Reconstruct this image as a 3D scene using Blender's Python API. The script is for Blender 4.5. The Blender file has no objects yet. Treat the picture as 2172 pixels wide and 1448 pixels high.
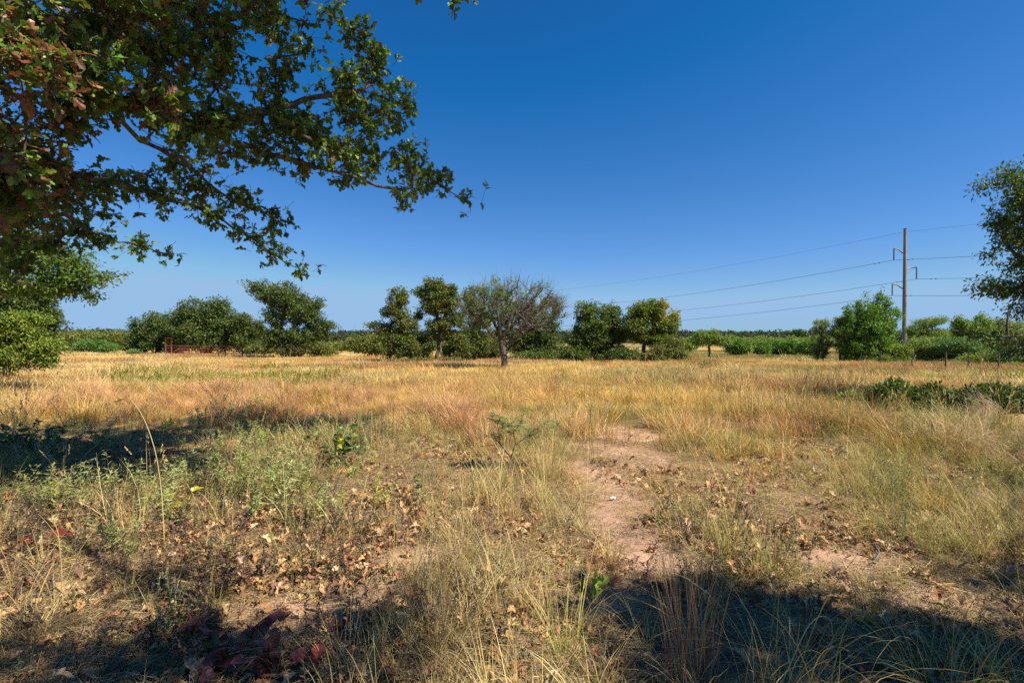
import bpy, math, random
import numpy as np

R = math.radians
rng = np.random.default_rng(11)
SC = bpy.context.scene
COL = SC.collection

# ------------------------------------------------------------------ camera, sky, sun
F, CX, HY, CAMZ = 1086.0, 1086.0, 713.0, 1.6      # reference pixels (2172 wide), eye height
cam_d = bpy.data.cameras.new('camera')
cam_d.lens = 18; cam_d.sensor_width = 36
cam_d.clip_start = 0.05; cam_d.clip_end = 20000
cam = bpy.data.objects.new('camera', cam_d); COL.objects.link(cam)
cam.location = (0, 0, CAMZ); cam.rotation_euler = (R(90 - 0.58), 0, 0)
SC.camera = cam
SUN_EL, SUN_AZ = 50.0, 116.0                       # azimuth clockwise from +Y
w = bpy.data.worlds.new('World'); SC.world = w; w.use_nodes = True
nt = w.node_tree; N = nt.nodes; L = nt.links
sky = N.new('ShaderNodeTexSky'); sky.sky_type = 'NISHITA'; sky.sun_disc = False
sky.sun_elevation = R(SUN_EL); sky.sun_rotation = R(SUN_AZ)
sky.air_density = 1.0; sky.dust_density = 0.0; sky.ozone_density = 10.0
sep = N.new('ShaderNodeSeparateColor'); com = N.new('ShaderNodeCombineColor')
L.new(sky.outputs[0], sep.inputs[0])
def wm(op, a, v, v2=None):
    m = N.new('ShaderNodeMath'); m.operation = op
    L.new(a, m.inputs[0]); m.inputs[1].default_value = v
    if v2 is not None: m.inputs[2].default_value = v2
    return m.outputs[0]
# deep polarised blue: red falls away with height, blue kept full
L.new(wm('MINIMUM', wm('MAXIMUM', wm('MULTIPLY_ADD', sep.outputs[0], 1.25, -0.76), 0.10), 3.0), com.inputs[0])
L.new(wm('MINIMUM', wm('MULTIPLY_ADD', sep.outputs[1], 1.12, -0.30), 5.0), com.inputs[1])
L.new(wm('MINIMUM', wm('MULTIPLY', sep.outputs[2], 1.25), 7.6), com.inputs[2])
bg = N['Background']; bg.inputs[1].default_value = 0.05
L.new(com.outputs[0], bg.inputs[0])
sd = bpy.data.lights.new('sun', 'SUN'); sd.energy = 5.0; sd.angle = R(0.53); sd.color = (1.0, 0.90, 0.74)
sun = bpy.data.objects.new('sun', sd); COL.objects.link(sun)
sun.rotation_euler = (R(90 - SUN_EL), 0, R(180 - SUN_AZ))
SUNV = np.array([math.sin(R(SUN_AZ)) * math.cos(R(SUN_EL)), math.cos(R(SUN_AZ)) * math.cos(R(SUN_EL)), math.sin(R(SUN_EL))])
from mathutils import Vector
sun.rotation_euler = Vector(SUNV).to_track_quat('Z', 'Y').to_euler()
SC.view_settings.view_transform = 'Standard'; SC.view_settings.look = 'None'
SC.view_settings.exposure = 1.06; SC.view_settings.gamma = 1.0; SC.view_settings.use_curve_mapping = False
SC.render.engine = 'CYCLES'
SC.cycles.max_bounces = 6; SC.cycles.diffuse_bounces = 3; SC.cycles.transmission_bounces = 4
SC.cycles.use_denoising = False

# ------------------------------------------------------------------ noise and terrain
def _hash(ix, iy, s):
    h = (ix.astype(np.int64) * 374761393 + iy.astype(np.int64) * 668265263 + s * 2147483647) & 0xffffffff
    h = ((h ^ (h >> 13)) * 1274126177) & 0xffffffff
    return ((h ^ (h >> 16)) & 0xffff) / 65535.0
def vn(x, y, s=0):
    x = np.asarray(x, float); y = np.asarray(y, float)
    ix, iy = np.floor(x), np.floor(y); fx, fy = x - ix, y - iy
    fx = fx * fx * (3 - 2 * fx); fy = fy * fy * (3 - 2 * fy)
    a, b = _hash(ix, iy, s), _hash(ix + 1, iy, s); c, d = _hash(ix, iy + 1, s), _hash(ix + 1, iy + 1, s)
    return (a + (b - a) * fx) * (1 - fy) + (c + (d - c) * fx) * fy
def fbm(x, y, s=0, o=4):
    t = 0; a = .5; n = 0
    for k in range(o):
        t = t + a * vn(x * 2 ** k + 17.3 * k, y * 2 ** k - 9.1 * k, s + k); n += a; a *= .5
    return t / n
def ss(a, b, x):
    t = np.clip((np.asarray(x, float) - a) / (b - a), 0, 1); return t * t * (3 - 2 * t)
PY = [-50, 0, 10, 20, 30, 45, 75, 100, 200, 400, 800, 3000, 9000]
PZ = [0, 0, -.03, -.2, -.42, -.76, -1.5, -2.2, -3.9, -5.4, -5.0, 6, 10]
def terrain(x, y):
    x = np.asarray(x, float); y = np.asarray(y, float)
    r = np.sqrt(x * x * .25 + y * y) * np.sign(y + 1e-9) * 1.0
    r = np.where(y < 0, 0.0, y + 0.0 * r)
    z = np.interp(r, PY, PZ)
    z = z + .45 * ss(.35, .8, -x / np.maximum(y, 8)) * ss(50, 110, y) - .25 * ss(.3, .7, x / np.maximum(y, 8)) * ss(40, 75, y)
    near = 1 - ss(25, 60, y)
    z = z + (fbm(x * .45, y * .45, 3) - .5) * .12 * near * ss(1.5, 4, np.hypot(x, y)) + (fbm(x * .05, y * .05, 5) - .5) * .5 * ss(15, 80, y)
    return z
def micro(x, y):
    f = 1 - ss(9, 16, np.hypot(x, y))
    return ((fbm(x * 3.5, y * 3.5, 21, 4) - .5) * .05 + (vn(x * 16, y * 16, 31) - .5) * .008) * f
TZ0 = float(terrain(0., 0.))
def gz(x, y): return terrain(x, y) - TZ0 * 0
cam.location.z = CAMZ + float(terrain(0, 3)) * 0
def px2w(px, py, d): return ((px - CX) / F * d, d, CAMZ - (py - HY) / F * d)
def gxy(px, d): return ((px - CX) / F * d, d)
def w2px(P):
    P = np.atleast_2d(P); return CX + P[:, 0] / P[:, 1] * F, HY - (P[:, 2] - CAMZ) / P[:, 1] * F
def dist_of(py): return (CAMZ) * F / (py - HY)      # flat near ground

# bare sandy patches given in photo pixels (px, py, rx, ry) turned to ground blobs
BARE = [(1340, 915, 110, 18), (1350, 960, 95, 26), (1260, 945, 60, 16), (1290, 1010, 60, 22), (1325, 1060, 62, 30), (1300, 1110, 70, 26),
        (1350, 1150, 75, 28), (1400, 1205, 110, 34), (1330, 1270, 120, 34), (1420, 920, 40, 12), (1800, 1195, 120, 26), (1720, 1060, 80, 16),
        (640, 1290, 120, 40), (820, 1260, 70, 25), (1180, 1380, 90, 50), (1130, 848, 60, 5), (560, 1350, 90, 45), (900, 1180, 60, 25), (1230, 985, 40, 15), (1310, 1032, 62, 26), (1345, 1178, 92, 26), (1300, 1086, 72, 20), (1380, 975, 60, 24), (1980, 1270, 130, 30)]
BW = []
for (px, py, rx, ry) in BARE:
    d = dist_of(py); d1 = dist_of(py + ry); d0 = dist_of(py - ry)
    BW.append(((px - CX) / F * d, d, rx / F * d, (d0 - d1) / 2))
def bare(x, y):
    x = np.asarray(x, float); y = np.asarray(y, float)
    m = np.zeros_like(x); wob = (fbm(x * 2.2, y * 2.2, 77) - .5)
    for (bx, by, rx, ry) in BW:
        q = np.sqrt(((x - bx) / rx) ** 2 + ((y - by) / ry) ** 2)
        m = np.maximum(m, 1 - ss(.7, 1.25, q + wob * 1.6))
    return m

# ------------------------------------------------------------------ materials
def newmat(name):
    m = bpy.data.materials.new(name); m.use_nodes = True
    n = m.node_tree.nodes; l = m.node_tree.links
    return m, n, l, n['Principled BSDF'], n['Material Output']
def attr(n, name, typ='GEOMETRY'):
    a = n.new('ShaderNodeAttribute'); a.attribute_name = name; a.attribute_type = typ; return a
def leafmat(name, typ='GEOMETRY', trans=.3, rough=.45, spec=.35, attrname='tint', useobj=False, vein=0.0):
    m, n, l, p, out = newmat(name)
    if useobj:
        src = n.new('ShaderNodeObjectInfo').outputs['Color']
    else:
        src = attr(n, attrname, typ).outputs['Color']
    a2 = attr(n, 'v')                               # per-blade / per-leaf variation
    mul = n.new('ShaderNodeMix'); mul.data_type = 'RGBA'; mul.blend_type = 'MULTIPLY'; mul.inputs[0].default_value = 1
    l.new(src, mul.inputs[6]); l.new(a2.outputs['Color'], mul.inputs[7])
    col = mul.outputs[2]
    l.new(col, p.inputs['Base Color']); p.inputs['Roughness'].default_value = rough; p.inputs['Specular IOR Level'].default_value = spec
    tr = n.new('ShaderNodeBsdfTranslucent'); br = n.new('ShaderNodeMix'); br.data_type = 'RGBA'; br.blend_type = 'MULTIPLY'; br.inputs[0].default_value = 1
    l.new(col, br.inputs[6]); br.inputs[7].default_value = (1.25, 1.25, .75, 1); l.new(br.outputs[2], tr.inputs[0])
    mx = n.new('ShaderNodeMixShader'); mx.inputs[0].default_value = trans
    l.new(p.outputs[0], mx.inputs[1]); l.new(tr.outputs[0], mx.inputs[2]); l.new(mx.outputs[0], out.inputs[0])
    return m
M_LEAF = leafmat('green_leaf', trans=.3, rough=.5, spec=.3)
M_GRASS = leafmat('dry_grass', 'INSTANCER', trans=.25, rough=.6, spec=.3)
M_FALLEN = leafmat('fallen_leaf', useobj=True, trans=.12, rough=.6, spec=.25)
M_LITTER = leafmat('leaf_litter', 'INSTANCER', trans=.12, rough=.6, spec=.25)
def bark(name, c0, c1, scale=14, rough=.95, bump=.6):
    m, n, l, p, out = newmat(name)
    tc = n.new('ShaderNodeTexCoord'); mp = n.new('ShaderNodeMapping'); mp.inputs['Scale'].default_value = (1, 1, .35)
    l.new(tc.outputs['Object'], mp.inputs[0])
    nz = n.new('ShaderNodeTexNoise'); nz.inputs['Scale'].default_value = scale; nz.inputs['Detail'].default_value = 6; nz.inputs['Roughness'].default_value = .7
    l.new(mp.outputs[0], nz.inputs[0])
    r = n.new('ShaderNodeValToRGB'); r.color_ramp.elements[0].position = .35; r.color_ramp.elements[1].position = .68
    r.color_ramp.elements[0].color = (*c0, 1); r.color_ramp.elements[1].color = (*c1, 1)
    l.new(nz.outputs[0], r.inputs[0]); l.new(r.outputs[0], p.inputs['Base Color']); p.inputs['Roughness'].default_value = rough
    b = n.new('ShaderNodeBump'); b.inputs['Strength'].default_value = bump; b.inputs['Distance'].default_value = .02
    l.new(nz.outputs[0], b.inputs['Height']); l.new(b.outputs[0], p.inputs['Normal'])
    return m
M_BARK = bark('oak_bark', (.035, .027, .02), (.16, .13, .10))
M_GREYBARK = bark('grey_dead_wood', (.055, .045, .036), (.19, .16, .135), 9)
M_DARKBARK = bark('mesquite_bark', (.03, .022, .016), (.15, .12, .09), 9)
M_TWIG = bark('dry_twig', (.05, .04, .03), (.22, .18, .14), 30)
M_POLE = bark('weathered_pole_steel', (.15, .125, .11), (.26, .23, .205), 3, .7, .1)
M_STEEL = bark('galvanised_steel', (.15, .14, .13), (.24, .23, .22), 6, .7, .05)
M_DARK = bark('dark_polymer', (.03, .03, .035), (.06, .06, .065), 6, .5, .05)
M_RED = bark('rusty_red_paint', (.13, .025, .018), (.22, .04, .028), 5, .6, .1)
M_POST = bark('weathered_post', (.06, .05, .04), (.17, .14, .11), 20)
M_ROOF = bark('sheet_metal_roof', (.5, .52, .55), (.66, .68, .7), 2, .4, .05)
M_WALL = bark('pale_shed_wall', (.4, .38, .34), (.55, .52, .47), 2, .8, .05)
M_WHITE = bark('white_scrap', (.62, .63, .66), (.82, .83, .85), 20, .6, .1)

def ground_mat():
    m, n, l, p, out = newmat('sandy_ground')
    a = attr(n, 'tint'); tc = n.new('ShaderNodeTexCoord')
    n1 = n.new('ShaderNodeTexNoise'); n1.inputs['Scale'].default_value = 9; n1.inputs['Detail'].default_value = 9; n1.inputs['Roughness'].default_value = .72
    n2 = n.new('ShaderNodeTexNoise'); n2.inputs['Scale'].default_value = 70; n2.inputs['Detail'].default_value = 5; n2.inputs['Roughness'].default_value = .7
    n3 = n.new('ShaderNodeTexVoronoi'); n3.inputs['Scale'].default_value = 190
    for q in (n1, n2, n3): l.new(tc.outputs['Object'], q.inputs['Vector'])
    def rng_(src, a0, a1, b0, b1):
        q = n.new('ShaderNodeMapRange'); l.new(src, q.inputs[0])
        for i, v in zip((1, 2, 3, 4), (a0, a1, b0, b1)): q.inputs[i].default_value = v
        return q.outputs[0]
    def mul(c, f):
        q = n.new('ShaderNodeMix'); q.data_type = 'RGBA'; q.blend_type = 'MULTIPLY'; q.inputs[0].default_value = 1
        l.new(c, q.inputs[6]); l.new(f, q.inputs[7]); return q.outputs[2]
    c = mul(a.outputs['Color'], rng_(n1.outputs[0], .3, .7, .68, 1.25))
    c = mul(c, rng_(n2.outputs[0], .3, .7, .72, 1.25))
    c = mul(c, rng_(n3.outputs['Distance'], 0, .35, .75, 1.05))
    l.new(c, p.inputs['Base Color']); p.inputs['Roughness'].default_value = .95; p.inputs['Specular IOR Level'].default_value = .15
    h = n.new('ShaderNodeMath'); h.operation = 'ADD'; l.new(n1.outputs[0], h.inputs[0]); l.new(n2.outputs[0], h.inputs[1])
    b = n.new('ShaderNodeBump'); b.inputs['Strength'].default_value = .8; b.inputs['Distance'].default_value = .018
    l.new(h.outputs[0], b.inputs['Height']); l.new(b.outputs[0], p.inputs['Normal'])
    return m
M_GROUND = ground_mat()
def plain(name, col, rough=.9, scale=4, var=.25):
    c = np.array(col); return bark(name, tuple(c * (1 - var)), tuple(np.minimum(c * (1 + var), 1)), scale, rough, .2)
M_TRACK = plain('pale_gravel', (.62, .56, .48))

# ------------------------------------------------------------------ mesh helpers
def mesh(name, V, faces, mats, tint=None, v=None, smooth=False, midx=None):
    """faces: list of int arrays (n,k)"""
    V = np.asarray(V, np.float32)
    me = bpy.data.meshes.new(name)
    me.vertices.add(len(V)); me.vertices.foreach_set('co', V.ravel())
    faces = [np.asarray(f, np.int32) for f in faces if len(f)]
    tot = sum(f.size for f in faces); nf = sum(len(f) for f in faces)
    me.loops.add(tot); me.polygons.add(nf)
    me.loops.foreach_set('vertex_index', np.concatenate([f.ravel() for f in faces]))
    sizes = np.concatenate([np.full(len(f), f.shape[1], np.int32) for f in faces])
    st = np.zeros(nf, np.int32); st[1:] = np.cumsum(sizes)[:-1]
    me.polygons.foreach_set('loop_start', st); me.polygons.foreach_set('loop_total', sizes)
    if not isinstance(mats, (list, tuple)): mats = [mats]
    for m in mats: me.materials.append(m)
    if midx is not None: me.polygons.foreach_set('material_index', np.asarray(midx, np.int32))
    me.polygons.foreach_set('use_smooth', np.full(nf, smooth))
    me.update(calc_edges=True)
    for nm, arr in (('tint', tint), ('v', v)):
        if arr is None:
            if nm == 'v': arr = np.ones((len(V), 3))
            else: continue
        arr = np.asarray(arr, np.float32)
        if arr.ndim == 1: arr = np.repeat(arr[:, None], 3, 1)
        c = np.ones((len(V), 4), np.float32); c[:, :3] = arr
        at = me.attributes.new(nm, 'FLOAT_COLOR', 'POINT'); at.data.foreach_set('color', c.ravel())
    return me
def obj(name, me, parent=None, **props):
    o = bpy.data.objects.new(name, me); COL.objects.link(o)
    if parent is not None: o.parent = parent
    for k, x in props.items(): o[k] = x
    return o
def thing(name, loc, label, category, group=None, rz=0.0):
    o = bpy.data.objects.new(name, None); COL.objects.link(o)
    o.empty_display_size = .2; o.location = loc; o.rotation_euler = (0, 0, rz)
    o['label'] = label; o['category'] = category
    if group: o['group'] = group
    return o
def tubes(A, B, ra, rb, sides=6):
    """separate frustums between point arrays"""
    A = np.asarray(A, float); B = np.asarray(B, float); n = len(A)
    ra = np.broadcast_to(np.asarray(ra, float), (n,)); rb = np.broadcast_to(np.asarray(rb, float), (n,))
    D = B - A; Ln = np.linalg.norm(D, axis=1, keepdims=True); D = D / np.maximum(Ln, 1e-9)
    up = np.where(np.abs(D[:, 2:3]) > .9, [[1., 0, 0]], [[0, 0, 1.]])
    U = np.cross(D, up); U /= np.maximum(np.linalg.norm(U, axis=1, keepdims=True), 1e-9); W = np.cross(D, U)
    t = np.arange(sides) / sides * 2 * math.pi
    ring = np.cos(t)[None, :, None] * U[:, None] + np.sin(t)[None, :, None] * W[:, None]
    V = np.concatenate([A[:, None] + ring * ra[:, None, None], B[:, None] + ring * rb[:, None, None]], 1).reshape(-1, 3)
    k = np.arange(sides); k2 = (k + 1) % sides
    q = np.stack([k, k2, k2 + sides, k + sides], 1)
    Fq = (q[None] + (np.arange(n) * 2 * sides)[:, None, None]).reshape(-1, 4)
    return V, Fq
def polytube(P, rad, sides=6, cap=True):
    """one welded tube along points P"""
    P = np.asarray(P, float); n = len(P); rad = np.broadcast_to(np.asarray(rad, float), (n,))
    T = np.gradient(P, axis=0); T /= np.linalg.norm(T, axis=1, keepdims=True)
    up = np.array([0, 0, 1.]) if abs(T[:, 2]).mean() < .8 else np.array([1., 0, 0])
    U = np.cross(T, up); U /= np.linalg.norm(U, axis=1, keepdims=True); W = np.cross(T, U)
    t = np.arange(sides) / sides * 2 * math.pi
    V = (P[:, None] + (np.cos(t)[None, :, None] * U[:, None] + np.sin(t)[None, :, None] * W[:, None]) * rad[:, None, None]).reshape(-1, 3)
    k = np.arange(sides); k2 = (k + 1) % sides
    q = np.stack([k, k2, k2 + sides, k + sides], 1)
    Fq = (q[None] + (np.arange(n - 1) * sides)[:, None, None]).reshape(-1, 4)
    caps = [k[None, :], k[::-1][None, :] + (n - 1) * sides] if cap else []
    return V, [Fq] + caps
def boxm(x0, x1, y0, y1, z0, z1):
    V = np.array([(x, y, z) for z in (z0, z1) for y in (y0, y1) for x in (x0, x1)], float)
    Fq = np.array([(0, 2, 3, 1), (4, 5, 7, 6), (0, 1, 5, 4), (2, 6, 7, 3), (0, 4, 6, 2), (1, 3, 7, 5)])
    return V, Fq
def join(parts):
    """parts: (V, [faces...]) -> V, [faces]"""
    Vs = []; Fs = {}; o = 0
    for V, fs in parts:
        if not isinstance(fs, list): fs = [fs]
        Vs.append(V)
        for f in fs:
            f = np.asarray(f); Fs.setdefault(f.shape[1], []).append(f + o)
        o += len(V)
    return np.concatenate(Vs), [np.concatenate(x) for x in Fs.values()]

# ---- leaf templates: x across, y along (stalk at 0), z up
def fan_leaf(outline, fold=.12, curl=0., seed=0, jit=0.):
    """outline: half points (x,y) from base to tip; mirrored; midrib vertices"""
    h = np.array(outline, float); n = len(h)
    r = np.random.default_rng(seed)
    mid = np.stack([np.zeros(n), h[:, 1], np.zeros(n)], 1)
    Rt = np.stack([h[:, 0], h[:, 1], np.abs(h[:, 0]) * fold * 2], 1); Lf = Rt * [-1, 1, 1]
    V = np.concatenate([mid, Rt, Lf])
    if jit: V += r.normal(0, jit, V.shape) * [1, 1, 1.6]
    y = V[:, 1]; V[:, 2] += -curl * y * y * 1.0
    f = []
    for i in range(n - 1):
        f += [(i, n + i, n + i + 1), (i, n + i + 1, i + 1), (i, 2 * n + i + 1, 2 * n + i), (i, i + 1, 2 * n + i + 1)]
    f = [t for t in f if np.linalg.norm(np.cross(V[t[1]] - V[t[0]], V[t[2]] - V[t[0]])) > 1e-7]
    return V, np.array(f)
OAK = [(.02, 0), (.05, .18), (.17, .28), (.09, .40), (.30, .52), (.32, .66), (.13, .68), (.20, .86), (.06, 1.0)]
OAK_LO = [(.02, 0), (.18, .30), (.09, .42), (.33, .60), (.12, .72), (.10, 1.0)]
HEART = [(.12, -.06), (.36, .05), (.42, .30), (.30, .62), (.10, .88), (0.01, 1.0)]
LANCE = [(.01, 0), (.10, .3), (.09, .6), (.0, 1.0)]
KITE = (np.array([(0, 0, 0), (.42, .5, .08), (0, 1, -.05), (-.42, .5, .08)], float), np.array([(0, 1, 2), (0, 2, 3)]))
def rotmats(n, r, tilt=1.0, dirs=None, flat=0.):
    """random orientations; y axis along dirs when given, normals loosely upward"""
    if dirs is None:
        a = r.uniform(0, 2 * math.pi, n); e = r.normal(-.15, .5, n) * tilt
        dirs = np.stack([np.cos(a) * np.cos(e), np.sin(a) * np.cos(e), np.sin(e)], 1)
    Y = dirs / np.maximum(np.linalg.norm(dirs, axis=1, keepdims=True), 1e-9)
    up = r.normal(0, 1, (n, 3)) * tilt * .8 + [0, 0, 1.0]
    X = np.cross(Y, up); X /= np.maximum(np.linalg.norm(X, axis=1, keepdims=True), 1e-9)
    Z = np.cross(X, Y)
    return np.stack([X, Y, Z], 2)
def place(tmpl, P, M, S):
    V, Ff = tmpl; n = len(P)
    W = np.einsum('nij,vj->nvi', M, V) * np.asarray(S)[:, None, None] + P[:, None]
    FF = (Ff[None] + (np.arange(n) * len(V))[:, None, None]).reshape(-1, Ff.shape[1])
    return W.reshape(-1, 3), FF
def palette(n, cols, wts, r, jit=.18):
    cols = np.array(cols); wts = (list(wts) + [1] * 9)[:len(cols)]; k = r.choice(len(cols), n, p=np.array(wts) / sum(wts))
    c = cols[k] * (1 + r.normal(0, jit, (n, 1))) * (1 + r.normal(0, jit * .35, (n, 3)))
    return np.clip(c, .004, .95)
LG = np.array([1.28, 1.46, .95])

# ------------------------------------------------------------------ trees
def grow(targets, guides, seed, step=.35, wig=.12, droop=0.):
    """targets (N,3) joined to guide polylines; returns nodes, parent, count"""
    r = np.random.default_rng(seed)
    P = []; par = []
    for g in guides:                       # each guide: list of points; first guide starts at root
        g = np.array(g, float)
        if P:
            d = np.linalg.norm(np.array(P) - g[0], axis=1); last = int(d.argmin())
        else: P.append(g[0]); par.append(-1); last = 0
        prev = P[last]
        for q in g[1:] if last == 0 and len(P) == 1 else g:
            m = max(1, int(np.linalg.norm(q - prev) / step)); a = prev.copy()
            for k in range(1, m + 1):
                pt = a + (q - a) * k / m + (r.normal(0, wig * step * .5, 3) if k < m else 0)
                P.append(pt); par.append(last); last = len(P) - 1
            prev = q
    cap = len(P) + len(targets) * 40
    A = np.zeros((cap, 3)); A[:len(P)] = P; n = len(P); PR = np.full(cap, -1); PR[:n] = par
    depth = np.zeros(cap)
    for i in range(1, n): depth[i] = depth[PR[i]] + 1
    root = A[0]; c0 = guides[0][-1]
    order = np.argsort(np.linalg.norm(targets - c0, axis=1) + r.normal(0, .15, len(targets)))
    tips = []
    for ti in order:
        t = targets[ti]
        dv = t - A[:n]; d = np.linalg.norm(dv, axis=1)
        # prefer nodes whose growth direction points toward the target
        gd = A[:n] - A[np.maximum(PR[:n], 0)]; gl = np.linalg.norm(gd, axis=1) + 1e-6
        cosv = (gd * dv).sum(1) / (gl * (d + 1e-6))
        cost = d * (1.35 - .35 * cosv) + np.maximum(0, (A[:n, 2] - t[2])) * droop
        j = int(cost.argmin()); a = A[j].copy(); D = d[j]
        m = max(1, int(D / step)); m = min(m, 30)
        g = gd[j] / gl[j]; ctrl = a + g * D * .4 + r.normal(0, wig * D * .5, 3)
        last = j
        for k in range(1, m + 1):
            u = k / m
            pt = (1 - u) ** 2 * a + 2 * u * (1 - u) * ctrl + u * u * t
            if k < m: pt = pt + r.normal(0, wig * step * .5, 3)
            A[n] = pt; PR[n] = last; last = n; n += 1
        tips.append(last)
    cnt = np.zeros(n); cnt[tips] = 1
    for i in range(n - 1, 0, -1): cnt[PR[i]] += cnt[i]
    return A[:n], PR[:n], np.maximum(cnt, 1), np.array(tips)
def wood(A, PR, cnt, rtip, rexp=.45, rmax=9, sides=6, fine_sides=4, minr=0., skip_root=True):
    r = np.minimum(rtip * cnt ** rexp, rmax)
    i = np.arange(1, len(A)); i = i[PR[i] >= 0]
    pr = np.minimum(r[PR[i]], r[i] * 1.5)
    big = r[i] > rtip * 2.2
    parts = []
    for sel, sd in ((big, sides), (~big, fine_sides)):
        k = i[sel & (r[i] > minr)]; p = pr[sel & (r[i] > minr)]
        if len(k): parts.append(tubes(A[PR[k]], A[k] + (A[k] - A[PR[k]]) * .04, p, r[k], sd))
    return join(parts)
def blob_targets(blobs, d, n, r, depthk=.9, shell=.45, d0=None):
    """blobs in photo pixels (px, py, rx, ry[, depth offset]) at distance d -> world targets"""
    b = np.array([(x + (0,))[:5] if len(x) < 5 else x for x in blobs], float)
    area = b[:, 2] * b[:, 3]; k = r.choice(len(b), n, p=area / area.sum())
    q = r.normal(0, 1, (n, 3)); q /= np.linalg.norm(q, axis=1, keepdims=True); q *= r.uniform(0, 1, (n, 1)) ** shell
    px = b[k, 0] + q[:, 0] * b[k, 2]; py = b[k, 1] + q[:, 1] * b[k, 3]
    rr = (b[k, 2] * .6 + b[k, 3] * .4)
    dd = d + b[k, 4]; y = dd + q[:, 2] * rr * depthk / F * dd
    P = np.stack([(px - CX) / F * d, y, CAMZ - (py - HY) / F * d], 1)
    return P
GREENS = [(.060, .095, .022), (.085, .12, .028), (.045, .075, .022), (.12, .14, .032), (.16, .10, .035)]
def leaves_at(C, per, spread, size, tmpl, r, cols, wts, tilt=1.0, jit=.2, flatz=.75, big=None, shape='ball'):
    n = len(C) * per
    ctr = np.repeat(C, per, 0)
    q = r.normal(0, 1, (n, 3)); q /= np.linalg.norm(q, axis=1, keepdims=True); q *= r.uniform(0, 1, (n, 1)) ** .6
    P = ctr + q * spread * [1, 1, flatz]
    dirs = q + r.normal(0, .5, (n, 3)) + [0, 0, -.15]
    M = rotmats(n, r, tilt, dirs)
    S = size * r.uniform(.65, 1.25, n)
    V, Ff = place(tmpl, P, M, S)
    cl = np.repeat(palette(len(C), cols, wts, r, jit * .7), per, 0)     # clump colour
    c = (cl * .55 + palette(n, cols, wts, r, jit) * .45) * LG
    return V, Ff, np.repeat(c, len(tmpl[0]), 0)
LEAF_STATS = [0]
def make_tree(name, label, category, base, blobs, d, n, leafsize, per, spread, cols=GREENS, wts=(4, 3, 3, 1.5, .4), guides=None,
              group=None, seed=1, rtip=.012, rexp=.45, tmpl=KITE, step=.6, depthk=.9, shell=.45, barkm=None, wig=.14, rmax=.3, tilt=1.0,
              flatz=.75, crown_name='crown', fork=.35, extra_twigs=0, jit=.22, minr=0., bare_frac=0., ragged=True):
    n = int(n * 1.95); per = max(6, int(per * .80)); spread = spread * .96; leafsize = leafsize * .92
    r = np.random.default_rng(seed)
    bx, by = gxy(base[0], d if len(base) < 3 else base[2]); bz = float(gz(bx, by)) - .08
    loc = np.array([bx, by, bz])
    T = blob_targets(blobs, d, n, r, depthk, shell)
    T = T[T[:, 2] > bz + .15]
    if ragged:
        hh = max(1.2, T[:, 2].max() - bz); q = 10.5 / hh
        nz = fbm(T[:, 0] * q + seed * 3.1, T[:, 2] * q + T[:, 1] * q * .7, seed, 3); T = T[nz > np.quantile(nz, .14)]
        out = r.uniform(0, 1, len(T)) < .10; c_ = T.mean(0); T[out] = c_ + (T[out] - c_) * r.uniform(1.03, 1.16, (int(out.sum()), 1)); T[:, 2] = np.maximum(T[:, 2], bz + .15)
    if guides is None:
        top = T.mean(0) * .6 + loc * .4; top = loc + (np.array([top[0], top[1], 0]) - [loc[0], loc[1], 0]) * .6 + [0, 0, max(.3, (T[:, 2].max() - bz) * fork)]
        guides = [[loc, top]]
    A, PR, cnt, tips = grow(T, guides, seed, step, wig)
    t = thing(name, tuple(loc), label, category, group)
    V, Fs = wood(A, PR, cnt, rtip, rexp, rmax, 7, 4, minr)
    obj('trunk', mesh('trunk', V - loc, Fs, barkm or M_BARK, smooth=True), t)
    nb = int(len(tips) * (1 - bare_frac))
    C = A[tips[:nb]]
    C = np.concatenate([C, A[PR[tips[:nb]]]])
    V, Ff, c = leaves_at(C, per, spread, leafsize, tmpl, r, cols, wts, tilt, jit, flatz)
    LEAF_STATS[0] += len(Ff)
    zmin = gz(V[:, 0], V[:, 1]) + .02
    V[:, 2] = np.maximum(V[:, 2], zmin)
    o = obj(crown_name, mesh(crown_name, V - loc, [Ff], M_LEAF, tint=c), t)
    return t

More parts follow.
